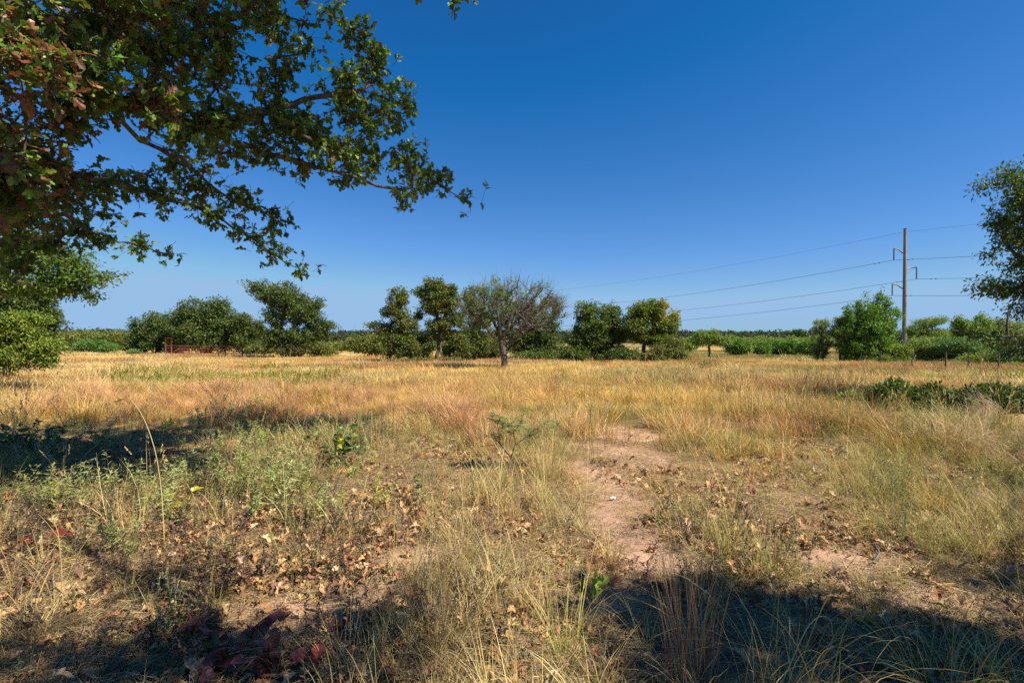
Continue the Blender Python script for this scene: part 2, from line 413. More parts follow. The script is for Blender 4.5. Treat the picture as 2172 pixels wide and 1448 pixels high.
# ------------------------------------------------------------------ scatter (uncountable cover) through geometry nodes
def scatter(name, label, category, protos, P, rot, scl, tint, idx):
    n = len(P)
    me = bpy.data.meshes.new(name); me.vertices.add(n); me.vertices.foreach_set('co', np.asarray(P, np.float32).ravel())
    def at(nm, ty, key, arr): a = me.attributes.new(nm, ty, 'POINT'); a.data.foreach_set(key, np.ascontiguousarray(arr).ravel())
    at('rot', 'FLOAT_VECTOR', 'vector', np.asarray(rot, np.float32)); at('scl', 'FLOAT_VECTOR', 'vector', np.asarray(scl, np.float32))
    c = np.ones((n, 4), np.float32); c[:, :3] = tint; at('tint', 'FLOAT_COLOR', 'color', c)
    at('idx', 'INT', 'value', np.asarray(idx, np.int32))
    o = obj(name, me, label=label, category=category, kind='stuff')
    g = bpy.data.node_groups.new(name, 'GeometryNodeTree')
    g.interface.new_socket('Geometry', in_out='INPUT', socket_type='NodeSocketGeometry')
    g.interface.new_socket('Geometry', in_out='OUTPUT', socket_type='NodeSocketGeometry')
    n_, l_ = g.nodes, g.links
    i = n_.new('NodeGroupInput'); u = n_.new('NodeGroupOutput'); ip = n_.new('GeometryNodeInstanceOnPoints')
    jn = n_.new('GeometryNodeJoinGeometry')
    for p in protos:
        oi = n_.new('GeometryNodeObjectInfo'); oi.inputs['Object'].default_value = p; oi.inputs['As Instance'].default_value = True
        l_.new(oi.outputs['Geometry'], jn.inputs[0])
    def na(nm, ty):
        a = n_.new('GeometryNodeInputNamedAttribute'); a.data_type = ty; a.inputs[0].default_value = nm
        return a.outputs[0]
    ip.inputs['Pick Instance'].default_value = True
    l_.new(i.outputs[0], ip.inputs['Points']); l_.new(jn.outputs[0], ip.inputs['Instance'])
    l_.new(na('idx', 'INT'), ip.inputs['Instance Index'])
    er = n_.new('FunctionNodeEulerToRotation'); l_.new(na('rot', 'FLOAT_VECTOR'), er.inputs[0]); l_.new(er.outputs[0], ip.inputs['Rotation'])
    l_.new(na('scl', 'FLOAT_VECTOR'), ip.inputs['Scale']); l_.new(ip.outputs[0], u.inputs[0])
    m = o.modifiers.new('scatter', 'NODES'); m.node_group = g
    return o
def proto(name, V, Fs, mat, v=None, smooth=False):
    return bpy.data.objects.new(name, mesh(name, V, Fs, mat, v=v, smooth=smooth))
def blades(n, h, wd, spread, lean, curve, seed, segs=3, hvar=.35, bias=None, biasw=0., vlo=.65, vhi=1.25, droop=0.):
    r = np.random.default_rng(seed)
    a = r.uniform(0, 2 * math.pi, n); rr = spread * np.sqrt(r.uniform(0, 1, n))
    B = np.stack([np.cos(a) * rr, np.sin(a) * rr, np.full(n, -.01)], 1)
    az = a + r.normal(0, .9, n)
    if bias is not None: az = np.where(r.uniform(0, 1, n) < biasw, bias + r.normal(0, .35, n), az)
    D = np.stack([np.cos(az), np.sin(az), np.zeros(n)], 1)
    H = h * np.clip(1 + r.normal(0, hvar, n), .3, 1.8)
    ln = lean * r.uniform(.3, 1.4, n); cv = curve * r.uniform(.4, 1.6, n)
    pts = []; cur = B.copy(); ang = ln.copy()
    t = np.arange(segs + 1) / segs
    pts.append(cur.copy())
    for k in range(segs):
        ang = ln + cv * ((k + .5) / segs) ** 1.3
        cur = cur + D * (np.sin(ang) * H / segs)[:, None] + np.array([0, 0, 1.]) * (np.cos(ang) * H / segs)[:, None]
        pts.append(cur.copy())
    Sd = np.cross(D, [0, 0, 1.]); tw = r.uniform(-1.2, 1.2, n)
    Sd = Sd * np.cos(tw)[:, None] + D * np.sin(tw)[:, None]
    wd = wd * r.uniform(.6, 1.4, n)
    Vs = []
    for k in range(segs):
        wk = wd * (1 - .65 * (k / segs) ** 1.5) / 2
        Vs += [pts[k] - Sd * wk[:, None], pts[k] + Sd * wk[:, None]]
    Vs.append(pts[segs])
    V = np.stack(Vs, 1); nv = V.shape[1]; V = V.reshape(-1, 3)
    q = [(2 * k, 2 * k + 1, 2 * k + 3, 2 * k + 2) for k in range(segs - 1)]
    off = (np.arange(n) * nv)[:, None, None]
    Fq = (np.array(q)[None] + off).reshape(-1, 4) if q else np.zeros((0, 4), int)
    Ft = (np.array([[(2 * segs - 2, 2 * segs - 1, 2 * segs)]])[0][None] + off).reshape(-1, 3)
    vv = np.repeat(r.uniform(vlo, vhi, n), nv)
    hue = np.repeat(r.normal(0, .06, n), nv)
    v = np.stack([vv * (1 + hue), vv, vv * (1 - hue)], 1)
    tips = pts[segs]
    return V, [Fq, Ft], v, pts

def seeded(n, h, seed, headlen=.18, **kw):
    """stems with feathery seed heads"""
    V, Fs, v, pts = blades(n, h, .0028, .05, .10, .35, seed, segs=4, **kw)
    r = np.random.default_rng(seed + 1)
    P = []; Dd = []
    for k in range(26):
        u = 1 - r.uniform(0, headlen, n); a = pts[3] + (pts[4] - pts[3]) * ((u - .75) / .25)[:, None]
        P.append(a); d = (pts[4] - pts[3]); d /= np.linalg.norm(d, axis=1, keepdims=True); Dd.append(d + r.normal(0, .45, (n, 3)))
    P = np.concatenate(P); Dd = np.concatenate(Dd)
    lv, lf = place((np.array([(0, 0, 0), (.18, .5, 0), (0, 1, 0), (-.18, .5, 0)], float), np.array([(0, 1, 2), (0, 2, 3)])), P, rotmats(len(P), r, 1, Dd), np.full(len(P), h * .035))
    o = len(V)
    return np.concatenate([V, lv]), [Fs[0], np.concatenate([Fs[1], lf + o])], np.concatenate([v, np.full((len(lv), 3), 1.1)])
def forb(seed, h=.35, stems=4, leaf=.035, nl=28, lance=LANCE, lean=.35, stemr=.0022, droop=0., vst=(.7, .6, .5), lw=1.0, leafv=(.8, 1.25), spread=.04):
    """upright leafy stems; lanceolate leaves along them"""
    r = np.random.default_rng(seed); parts = []; vs = []
    T = fan_leaf([(x * lw, y) for x, y in lance], .15, .25)
    for s in range(stems):
        az = r.uniform(0, 2 * math.pi); D = np.array([math.cos(az), math.sin(az), 0]); H = h * r.uniform(.65, 1.2); k = np.linspace(0, 1, 6)
        off = r.normal(0, spread, 3) * [1, 1, 0]
        P = off + D[None] * (lean * H * k ** 1.5)[:, None] * r.uniform(.2, 1.2) + np.array([0, 0, 1.])[None] * (H * (k - droop * k ** 3))[:, None] + r.normal(0, .01 * H, (6, 3)) * k[:, None]
        V, Fs = polytube(P, stemr * (1.1 - k * .7), 3, False); parts.append((V, Fs)); vs.append(np.tile(vst, (len(V), 1)))
        m = nl; u = r.uniform(.12, 1, m) ** .8; pos = np.stack([np.interp(u, k, P[:, i]) for i in range(3)], 1)
        a = r.uniform(0, 2 * math.pi, m); e = r.uniform(.1, 1.0, m)
        dd = np.stack([np.cos(a) * np.cos(e), np.sin(a) * np.cos(e), np.sin(e)], 1)
        S = leaf * (1.25 - .6 * u) * r.uniform(.6, 1.3, m)
        V, Ff = place(T, pos, rotmats(m, r, .6, dd), S); parts.append((V, Ff)); vs.append(np.repeat(r.uniform(leafv[0], leafv[1], m), len(T[0]))[:, None] * np.ones(3))
    V, Fs = join(parts)
    return V, Fs, np.concatenate(vs)
def rand_rot(n, r, tilt=.12): return np.stack([r.normal(0, tilt, n), r.normal(0, tilt, n), r.uniform(0, 2 * math.pi, n)], 1)
def cone_points(n, d0, d1, r, ang=56, power=1.0):
    """points in a wedge in front, uniform in area (power 1) between distances"""
    d = np.sqrt(r.uniform(d0 ** 2, d1 ** 2, n)) if power == 1 else (r.uniform(d0 ** power, d1 ** power, n)) ** (1 / power)
    a = R(ang) * r.uniform(-1, 1, n)
    return d * np.sin(a), d * np.cos(a)
#MAIN

# ================================================================== GROUND
GOLD = np.array([.56, .385, .125]); STRAW = np.array([.57, .435, .20]); BROWN = np.array([.43, .25, .12]); OLIVE = np.array([.215, .19, .055])
YGREEN = np.array([.30, .34, .055]); GREEN = np.array([.12, .19, .045]); SILVER = np.array([.27, .33, .16]); RUST = np.array([.30, .15, .07])
def build_ground():
    nr, na = 330, 420
    rr = np.concatenate([[0.0], .35 * (14000 / .35) ** (np.linspace(0, 1, nr) ** 1.25)])
    aa = np.linspace(0, 2 * math.pi, na, endpoint=False)
    # finer angular spacing in front
    aa = aa + .55 * np.sin(aa - math.pi / 2 + math.pi) * 0
    X = rr[:, None] * np.sin(aa)[None]; Y = rr[:, None] * np.cos(aa)[None]
    Z = gz(X, Y) + micro(X, Y)
    b = bare(X, Y); Z = Z - .02 * b
    d = np.hypot(X, Y)
    sand = np.array([.41, .26, .18]); soil = np.array([.19, .122, .08]); 
    n1 = fbm(X * .8, Y * .8, 51)[..., None]
    c = soil * (.8 + .5 * n1) * (1 - b[..., None]) + sand * b[..., None]
    near = (1 - ss(7, 16, d))[..., None]
    big = fbm(X * .012 + 3, Y * .03, 61)[..., None]
    field = GOLD * .62 * ss(.42, .6, big) + OLIVE * .62 * (1 - ss(.42, .6, big))
    field = field * (.75 + .5 * fbm(X * .3, Y * .3, 63)[..., None])
    c = c * near + field * (1 - near)
    c = np.where((d > 500)[..., None], OLIVE * .4, c)
    # tan mown field patches seen far off between the trees
    for (px, py, rx, dd, dr) in ((720, 0, 70, 170, 40), (920, 0, 80, 190, 45), (1480, 0, 75, 150, 35), (1640, 0, 120, 125, 16), (1990, 0, 100, 260, 60)):
        cx = (px - CX) / F * dd; m = 1 - ss(.8, 1.1, np.sqrt(((X - cx) / (rx / F * dd)) ** 2 + ((Y - dd) / dr) ** 2))
        c = c * (1 - m[..., None]) + np.array([.58, .42, .22]) * m[..., None]
    V = np.stack([X, Y, Z], 2).reshape(-1, 3)
    k = np.arange(na); k2 = (k + 1) % na
    q = np.stack([k, k + na, k2 + na, k2], 1)
    Fq = (q[None] + (np.arange(nr) * na)[:, None, None]).reshape(-1, 4)
    obj('ground', mesh('ground', V, [Fq], M_GROUND, tint=c.reshape(-1, 3), smooth=True), kind='structure', label='sandy pasture ground with bare pinkish patches')
build_ground()
# pale gravel track crossing the pasture (right of the round oak)
def track():
    pts = [(612, 128), (660, 112), (700, 101), (738, 95), (800, 90)]
    xs = [((p - CX) / F * d, d) for p, d in pts]
    k = np.linspace(0, len(pts) - 1, 24); xx = np.interp(k, range(len(pts)), [p[0] for p in xs]); yy = np.interp(k, range(len(pts)), [p[1] for p in xs])
    wd = np.interp(k, [0, 1, 2, 3, 4], [1.8, 2.0, 2.2, 2.0, .5])
    V = []
    for s in (-1, -.3, .3, 1):
        X = xx; Y = yy + s * wd; V.append(np.stack([X, Y, gz(X, Y) + .20 + .1 * (1 - abs(s))], 1))
    V = np.concatenate(V); n = len(xx)
    f = [(j * n + i, j * n + i + 1, (j + 1) * n + i + 1, (j + 1) * n + i) for j in range(3) for i in range(n - 1)]
    obj('gravel_track', mesh('gravel_track', V, [np.array(f)], M_TRACK, smooth=True), kind='structure', label='pale gravel track raised above the dry grass')
track()

# ================================================================== FAR WOODS AND RIDGE (one mass)
def far_woods():
    r = np.random.default_rng(5)
    C = []; S = []
    for (d0, d1, n) in ((400, 640, 760), (640, 1100, 700), (1200, 2600, 420)):
        d = r.uniform(d0, d1, n); a = np.arctan(r.uniform(-1.35, 1.35, n))
        x, y = d * np.tan(a), d
        C.append(np.stack([x, y, gz(x, y)], 1)); S.append(r.uniform(8.5, 11.0, n) * (1 + .0004 * d) * (.85 + .3 * fbm(a * 30, d * .01, 4)))
    C = np.concatenate(C); S = np.concatenate(S)
    per = 130; n = len(C) * per
    q = r.normal(0, 1, (n, 3)); q /= np.linalg.norm(q, axis=1, keepdims=True); q *= r.uniform(.75, 1.05, (n, 1))
    q[:, 1] = -np.abs(q[:, 1]); s = np.repeat(S, per)
    P = np.repeat(C, per, 0) + q * np.stack([s * 1.15, s * .7, s * .52], 1) + np.stack([np.zeros(n), np.zeros(n), s * .5], 1)
    V, Ff = place(KITE, P, rotmats(n, r, 1), s * .17)
    c = np.repeat(palette(len(C), [(.035, .05, .022), (.045, .06, .025), (.06, .075, .03)], (3, 2, 1), r, .15), per, 0)
    c = c * r.uniform(.7, 1.3, (n, 1)); d = P[:, 1:2]
    obj('distant_woods', mesh('distant_woods', V, [Ff], M_LEAF, tint=np.repeat(c, 4, 0)), kind='stuff', label='dark green line of far woods along the whole horizon', category='woods')
far_woods()

# ================================================================== TREES
DARKOAK = [(.050, .075, .022), (.070, .095, .028), (.036, .056, .018), (.10, .12, .035), (.13, .10, .04)]
AUTUMN = [(.060, .090, .024), (.085, .115, .028), (.11, .10, .03), (.16, .10, .035), (.045, .07, .02)]
YEL = [(.10, .15, .03), (.14, .18, .035), (.22, .20, .035), (.07, .11, .025), (.05, .08, .02)]
MESQ = [(.12, .165, .045), (.15, .195, .055), (.09, .13, .035), (.18, .20, .07), (.14, .14, .06)]
PALE = [(.13, .17, .07), (.16, .19, .08), (.10, .13, .05), (.19, .18, .09), (.12, .11, .06)]
OLV = [(.11, .12, .035), (.14, .14, .045), (.08, .09, .03), (.17, .16, .05), (.12, .09, .05)]

make_tree('oak_tree', 'low rounded dark oak, leftmost of the grove behind the red cattle pen', 'tree', (335, 748), [(330, 697, 52, 34), (298, 715, 28, 30), (345, 725, 55, 24)], 95, 260, .34, 26, 1.05, DARKOAK, seed=21, rtip=.03, rmax=.5)
make_tree('oak_tree', 'tallest broad dark oak of the grove right behind the red cattle pen', 'tree', (440, 752), [(408, 664, 34, 30), (455, 660, 40, 27), (440, 700, 72, 40), (392, 705, 40, 38), (485, 690, 34, 26), (440, 728, 70, 20)], 92, 460, .33, 28, 1.05, DARKOAK, seed=22, rtip=.03, rmax=.6)
make_tree('oak_tree', 'small dark oak between the pen grove and the ragged round oak', 'tree', (516, 752), [(512, 690, 24, 24), (520, 720, 28, 26), (548, 700, 14, 22)], 90, 150, .32, 24, .95, DARKOAK, seed=23, rtip=.03, rmax=.4)
make_tree('oak_tree', 'large ragged oak standing alone between the red pen and the gravel track', 'tree', (618, 755),
          [(600, 628, 44, 32), (556, 616, 30, 20), (632, 655, 44, 32), (598, 668, 46, 30), (662, 672, 30, 18), (690, 690, 26, 9), (640, 712, 52, 20), (588, 715, 48, 26), (665, 705, 35, 18), (672, 645, 18, 12), (535, 605, 14, 8)], 70, 560, .235, 26, .62, DARKOAK, seed=24, rtip=.02, rmax=.4, shell=.5)
make_tree('oak_tree', 'slender oak with a bough reaching left, leftmost of the central tree line', 'tree', (846, 778),
          [(845, 632, 20, 26), (838, 662, 30, 20), (858, 690, 30, 20), (800, 688, 30, 5), (828, 700, 30, 12), (852, 725, 40, 20), (840, 745, 36, 14), (866, 745, 26, 16)], 43, 330, .15, 24, .36, AUTUMN, seed=25, rtip=.012, rmax=.16)
make_tree('oak_tree', 'tall open oak with a bare lower trunk, second in the central tree line', 'tree', (928, 778),
          [(918, 600, 22, 16), (938, 612, 22, 16), (895, 622, 22, 22), (962, 618, 12, 18), (955, 645, 30, 20), (915, 650, 34, 16), (890, 670, 20, 14), (972, 672, 22, 18), (930, 690, 36, 12), (958, 712, 38, 10), (908, 715, 24, 8), (975, 730, 24, 12), (930, 640, 40, 30), (945, 690, 40, 20), (902, 742, 24, 14), (956, 746, 30, 14)], 44, 520, .15, 24, .38, AUTUMN, seed=26, rtip=.012, rmax=.16, fork=.5, shell=.6)
make_tree('oak_tree', 'dark leafy oak growing behind the bare grey mesquite', 'tree', (1135, 776),
          [(1110, 665, 50, 40), (1150, 690, 42, 46), (1090, 715, 60, 34), (1180, 660, 14, 16), (1150, 735, 50, 26), (1165, 640, 18, 14)], 50, 460, .155, 24, .42, DARKOAK, seed=27, rtip=.013, rmax=.2)
make_tree('oak_tree', 'yellowish green oak pressed against the left side of the bare mesquite', 'tree', (1006, 776),
          [(1000, 640, 26, 34), (1020, 680, 30, 40), (1000, 715, 34, 34), (1030, 735, 34, 26)], 47, 230, .15, 24, .38, AUTUMN, seed=28, rtip=.012, rmax=.15)
make_tree('oak_tree', 'dense dark oak between the mesquite and the yellow tinged oak', 'tree', (1262, 776),
          [(1246, 662, 34, 24), (1292, 664, 26, 18), (1268, 690, 56, 26), (1255, 718, 56, 28), (1305, 715, 26, 26), (1280, 745, 46, 16)], 46, 520, .15, 25, .38, GREENS, seed=29, rtip=.012, rmax=.18)
r_ = np.random.default_rng(3)
tI = make_tree('oak_tree', 'round oak with yellowing right side, rightmost of the central tree line', 'tree', (1361, 776),
          [(1362, 664, 34, 26), (1392, 655, 28, 20), (1345, 690, 32, 26), (1400, 690, 34, 26), (1428, 680, 12, 22), (1380, 712, 46, 16)], 45, 470, .15, 25, .38,
          [(.07, .105, .022), (.10, .13, .028), (.18, .17, .03), (.05, .08, .02), (.09, .12, .03)], seed=30, rtip=.012, rmax=.18)
# autumn yellow patch on its right shoulder
me = [c for c in tI.children if c.name.startswith('crown')][0].data
co = np.zeros(len(me.vertices) * 3, np.float32); me.vertices.foreach_get('co', co); co = co.reshape(-1, 3)
tc = np.zeros(len(me.vertices) * 4, np.float32); me.attributes['tint'].data.foreach_get('color', tc); tc = tc.reshape(-1, 4)
wy = np.repeat((r_.uniform(0, 1, len(co) // 4) < .75) * 1.0, 4) * ss(.9, 2.2, co[:, 0]) * ss(3.2, 4.2, co[:, 2])
tc[:, :3] = tc[:, :3] * (1 - wy[:, None] * .8) + np.array([.34, .27, .025]) * wy[:, None] * .8
me.attributes['tint'].data.foreach_set('color', tc.ravel())

# bare grey mesquite
def bare_mesquite():
    d = 31; r = np.random.default_rng(31); bx, by = gxy(1069, d); bz = float(gz(bx, by)) - .1; loc = np.array([bx, by, bz])
    W = lambda px, py, dy=0: np.array(px2w(px, py, d + dy)) * [(d) / (d + dy) if 0 else 1, 1, 1]
    guides = [[loc, W(1071, 765), W(1065, 735), W(1063, 716)],
              [W(1063, 716), W(1050, 690, .3), W(1038, 655, .5), W(1030, 620, .8), W(1022, 600, 1)],
              [W(1063, 718), W(1058, 690, -.4), W(1054, 650, -.8), W(1050, 610, -1)],
              [W(1065, 722), W(1078, 690, -.3), W(1086, 655, -.5), W(1110, 620, -.6), W(1122, 585, -.7)],
              [W(1068, 730), W(1090, 705, .4), W(1125, 680, .8), W(1160, 655, 1), W(1190, 630, 1.2)],
              [W(1070, 742), W(1080, 730, .2), W(1120, 700, -.8), W(1160, 672, -1.4), W(1192, 650, -1.6)],
              [W(1060, 725), W(1035, 700, -.6), W(1005, 675, -1), W(985, 655, -1.3)],
              [W(1050, 740), W(1020, 728, -.3), W(990, 718, -.6), W(962, 706, -.8)],
              [W(1071, 775), W(1080, 765, -.1), W(1098, 760, -.2)], [W(1058, 730), W(1045, 738, .4), W(1042, 752, .5), W(1055, 758, .5)]]
    T = blob_targets([(1090, 640, 55, 48), (1045, 640, 55, 50), (1150, 640, 42, 38), (1180, 660, 22, 26), (1000, 670, 30, 35), (1110, 680, 60, 30)], d, 520, r, 1.1, .35)
    A, PR, cnt, tips = grow(T, guides, 31, .3, .2)
    V, Fs = wood(A, PR, cnt, .013, .46, .24, 8, 4)
    t = thing('mesquite_tree', tuple(loc), 'half bare grey branched mesquite standing forward of the central tree line', 'tree')
    cf = np.concatenate([V[f].mean(1) for f in Fs])
    rr_ = np.minimum(.013 * cnt ** .46, .24); ii = np.arange(1, len(A)); mids = (A[ii] + A[PR[ii]]) / 2
    near_ = np.array([rr_[ii][np.argmin(((mids - q) ** 2).sum(1))] for q in cf[::1]]) if len(cf) < 1 else None
    thick = (rr_ > .045)
    def sub(mask):
        k = ii[mask[ii]]; p = np.minimum(rr_[PR[k]], rr_[k] * 1.5); return tubes(A[PR[k]], A[k] + (A[k] - A[PR[k]]) * .04, p, rr_[k], 6)
    V, Fq = sub(thick); obj('trunk', mesh('trunk', V - loc, [Fq], M_DARKBARK, smooth=True), t)
    V, Fq = sub(~thick); obj('branches', mesh('branches', V - loc, [Fq], M_GREYBARK, smooth=True), t, kind='stuff')
    # bare twigs: fine curved sprays from tips
    tp = A[tips]; pr = A[PR[tips]]; D = tp - pr; D /= np.linalg.norm(D, axis=1, keepdims=True)
    outv = tp - np.array(px2w(1063, 720, d)); outv /= np.linalg.norm(outv, axis=1, keepdims=True)
    P0 = []; P1 = []; ra = []; rb = []
    for k in range(4):
        dv = D * .4 + outv * .7 + r.normal(0, .32, D.shape) + [0, 0, .25]; dv /= np.linalg.norm(dv, axis=1, keepdims=True)
        a = tp - D * r.uniform(0, .3, (len(tp), 1)); L_ = r.uniform(.2, .6, (len(tp), 1))
        for s in range(3):
            b = a + dv * L_ / 3 * 1.5; P0.append(a); P1.append(b); ra.append(np.full(len(a), .0085 - s * .002)); rb.append(np.full(len(a), .0075 - s * .002))
            dv = dv + r.normal(0, .22, dv.shape) + [0, 0, .1]; dv /= np.linalg.norm(dv, axis=1, keepdims=True); a = b
    V, Fq = tubes(np.concatenate(P0), np.concatenate(P1), np.concatenate(ra), np.concatenate(rb), 3)
    obj('twigs', mesh('twigs', V - loc, [Fq], M_GREYBARK), t, kind='stuff')
    px, py = w2px(tp); keep = (r.uniform(0, 1, len(tp)) < .42 * (1 - ss(1070, 1110, px)) * (1 - ss(690, 720, py)) + .07)
    C = tp[keep]; V, Ff, c = leaves_at(C, 46, .28, .08, KITE, r, [(.08, .14, .022), (.11, .16, .03), (.06, .10, .025), (.15, .16, .04)], (3, 2, 2, 1), 1, .2, .9)
    obj('crown', mesh('crown', V - loc, [Ff], M_LEAF, tint=c), t)
bare_mesquite()

# brush and bushes among and beside the central line
def bush(label, px, d, blobs, n, leaf=.14, per=22, spread=.35, cols=GREENS, seed=1, name='shrub', cat='shrub', group=None, rtip=.01, **kw):
    return make_tree(name, label, cat, (px, 0, d), blobs, d, n, leaf, per, spread, cols, seed=seed, rtip=rtip, rmax=.09, fork=.12, group=group, **kw)
bush('olive twiggy shrub at the right foot of the yellowing oak', 1415, 44, [(1412, 742, 42, 20), (1395, 755, 46, 14), (1440, 755, 26, 12), (1425, 725, 26, 12)], 190, .12, 20, .36, OLV, 41, barkm=M_TWIG)
bush('low green shrub filling the gap below the dense dark oak', 1225, 45, [(1225, 748, 34, 18), (1200, 758, 26, 12)], 110, .14, 20, .36, GREENS, 42)
bush('dark green thicket under the dense oak and beside the yellowing oak', 1322, 44, [(1322, 752, 34, 16), (1300, 758, 30, 10)], 110, .14, 20, .34, DARKOAK, 43)
bush('leafy low shrub under the oak behind the mesquite', 1120, 46, [(1120, 758, 44, 14), (1160, 755, 30, 14)], 130, .13, 20, .34, GREENS, 44)
bush('rusty brown brush at the foot of the slender oak', 850, 41, [(845, 770, 50, 8), (885, 766, 30, 8)], 110, .11, 16, .28, [(.16, .11, .05), (.10, .09, .035), (.07, .09, .025)], 45, barkm=M_TWIG)
bush('bright green sapling thicket right of the slender oak trunk', 884, 45, [(884, 735, 24, 22), (900, 752, 18, 12)], 80, .14, 20, .34, [(.07, .13, .03), (.09, .15, .035)], 46)
bush('green brush behind the tall open oak trunk', 965, 50, [(965, 742, 34, 22), (990, 755, 30, 14)], 110, .15, 20, .4, OLV, 47)
bush('dull green brush left of the bare mesquite trunk', 1020, 52, [(1025, 750, 40, 16)], 90, .15, 20, .4, GREENS, 48)
bush('brown green brush right of the tall open oak', 945, 42, [(950, 765, 34, 7)], 60, .11, 16, .25, [(.13, .09, .045), (.09, .09, .035)], 49, barkm=M_TWIG)
bush('olive bush above the gravel track', 760, 110, [(768, 724, 34, 14), (745, 735, 30, 10)], 90, .34, 20, .9, OLV, 50, rtip=.03)
bush('dull green bush left of the slender oak', 800, 70, [(805, 728, 28, 22), (790, 742, 24, 12)], 110, .22, 20, .55, OLV, 51, rtip=.02)
bush('olive brush beneath the ragged round oak on its left', 560, 79, [(560, 738, 34, 14), (530, 742, 20, 8)], 100, .22, 18, .6, OLV, 52, rtip=.02)
bush('brown green brush beneath the ragged round oak on its right', 668, 74, [(668, 738, 34, 13), (695, 745, 22, 8)], 100, .22, 18, .6, OLV, 53, rtip=.02)
bush('dark brush round the trunk of the ragged round oak', 622, 69, [(622, 742, 36, 13)], 100, .2, 18, .5, [(.07, .07, .03), (.05, .06, .022), (.09, .07, .04)], 54, rtip=.02)
for i, (px, d, w_, h_) in enumerate([(730, 150, 26, 10), (775, 165, 30, 12), (700, 175, 24, 9), (905, 160, 28, 12), (860, 175, 34, 12), (1000, 170, 40, 12), (1075, 165, 40, 14)]):
    gy = HY + (CAMZ - float(gz(*gxy(px, d)))) / d * F
    bush('round mesquite bush in the far tan field, ' + ['third from left', 'fourth from left', 'leftmost', 'left of tall open oak', 'behind slender oak', 'behind bare mesquite', 'right of bare mesquite'][i], px, d, [(px, gy - h_, w_, h_)], 60, .5, 20, 1.4, MESQ if i % 2 else OLV, 60 + i, 'mesquite_bush', 'bush', 'bushes in the far field', rtip=.04)

# left background: hedgerow trees beyond the pasture
bush('bright green feathery bush at the far left pasture edge', 200, 98, [(202, 732, 38, 13), (180, 738, 40, 8), (225, 738, 30, 8)], 150, .26, 22, .8, [(.075, .14, .03), (.09, .16, .035), (.06, .11, .03)], 70, 'mesquite_bush', 'bush', rtip=.03)
for i, (px, py, rx, ry, d) in enumerate([(135, 722, 40, 16, 125), (175, 714, 36, 12, 132), (232, 716, 34, 14, 128), (268, 720, 26, 14, 122), (100, 718, 40, 18, 130)]):
    bush('dull olive hedgerow tree on the left horizon, ' + ['second from left', 'third from left', 'fourth from left', 'rightmost, by the small far pole', 'leftmost, half behind the thicket'][i], px, d, [(px, py, rx, ry), (px + 8, py + 12, rx, 10)], 110, .42, 20, 1.2, OLV, 80 + i, 'hedgerow_tree', 'tree', 'hedgerow trees at the left horizon', rtip=.04)
bush('grey green low shrub left of the red cattle pen', 282, 84, [(282, 748, 14, 6)], 40, .2, 16, .5, [(.10, .14, .06)], 88, rtip=.02)

# right side: small trees in front of the pole
make_tree('mesquite_tree', 'small flat topped mesquite with a dark trunk in the open right of the central line', 'tree', (1503, 0, 60), [(1500, 712, 30, 9), (1490, 722, 26, 9), (1528, 722, 22, 9), (1512, 705, 14, 6)], 60, 150, .17, 20, .5, MESQ, seed=90, rtip=.016, rmax=.14, fork=.5, barkm=M_DARKBARK)
for i, (px, w_, h_, d, lab) in enumerate([(1563, 37, 19, 88, 'bright round mesquite bush, the separate one left of the row in the right field'),
                                   (1616, 22, 15, 104, 'leftmost low mesquite of the row in the right field'), (1645, 24, 17, 106, 'second low mesquite of the row in the right field'),
                                   (1676, 26, 18, 104, 'third low mesquite of the row in the right field'), (1712, 26, 18, 100, 'rightmost low mesquite of the row in the right field')]):
    gy = HY + (CAMZ - float(gz(*gxy(px, d)))) / d * F
    bush(lab, px, d, [(px, gy - h_, w_ * .72, h_ * .75), (px + 4, gy - h_ * 1.25, w_ * .45, h_ * .6)], 120, .3, 26, .85, [(.085, .15, .035), (.10, .17, .04), (.07, .12, .03)], 91 + i, 'mesquite_bush', 'bush', rtip=.03)
for i, (px, py, rx, ry, d) in enumerate([(1460, 722, 30, 10, 150), (1440, 728, 30, 12, 110), (1540, 716, 40, 8, 190), (1600, 716, 40, 7, 185), (1670, 718, 40, 8, 175), (1730, 716, 40, 9, 150), (1620, 720, 40, 7, 160)]):
    bush('green mesquite thicket below the far woods, ' + ['just right of the yellowing oak', 'beside the olive twiggy shrub', 'behind the separate round mesquite', 'far one above the row, left of two', 'far one above the right end of the row', 'far one behind the sparse pale tree', 'far one above the middle of the row'][i], px, d, [(px, py + 6, rx, ry * .8), (px + 12, py + 3, rx * .35, ry)], 70, .5, 20, 1.1, MESQ, 100 + i, 'mesquite_bush', 'bush', 'mesquite thickets below the far woods', rtip=.04)
gy = 712
make_tree('oak_tree', 'lone dome shaped dark oak standing out of the far woods', 'tree', (1690, 0, 380), [(1690, 710, 17, 9)], 380, 80, 1.1, 26, 2.2, [(.035, .055, .02)], seed=110, rtip=.08, rmax=.8)
bush('small leafy green shrub in the grass right of the central line', 1497, 34, [(1497, 778, 24, 8)], 50, .11, 22, .25, [(.08, .15, .05), (.11, .17, .05)], 111)
bush('pale green wispy shrub in the far grass below the mesquite row', 1628, 50, [(1628, 768, 22, 8)], 50, .12, 20, .32, [(.12, .18, .07), (.15, .20, .08)], 112)
make_tree('elm_tree', 'small thin tree with a pale sparse top left of the bright green tree', 'tree', (1745, 778), [(1745, 688, 20, 12), (1735, 700, 14, 10), (1742, 730, 24, 22), (1738, 750, 20, 12)], 44, 150, .10, 20, .3, PALE, seed=113, rtip=.010, rmax=.08, barkm=M_GREYBARK)
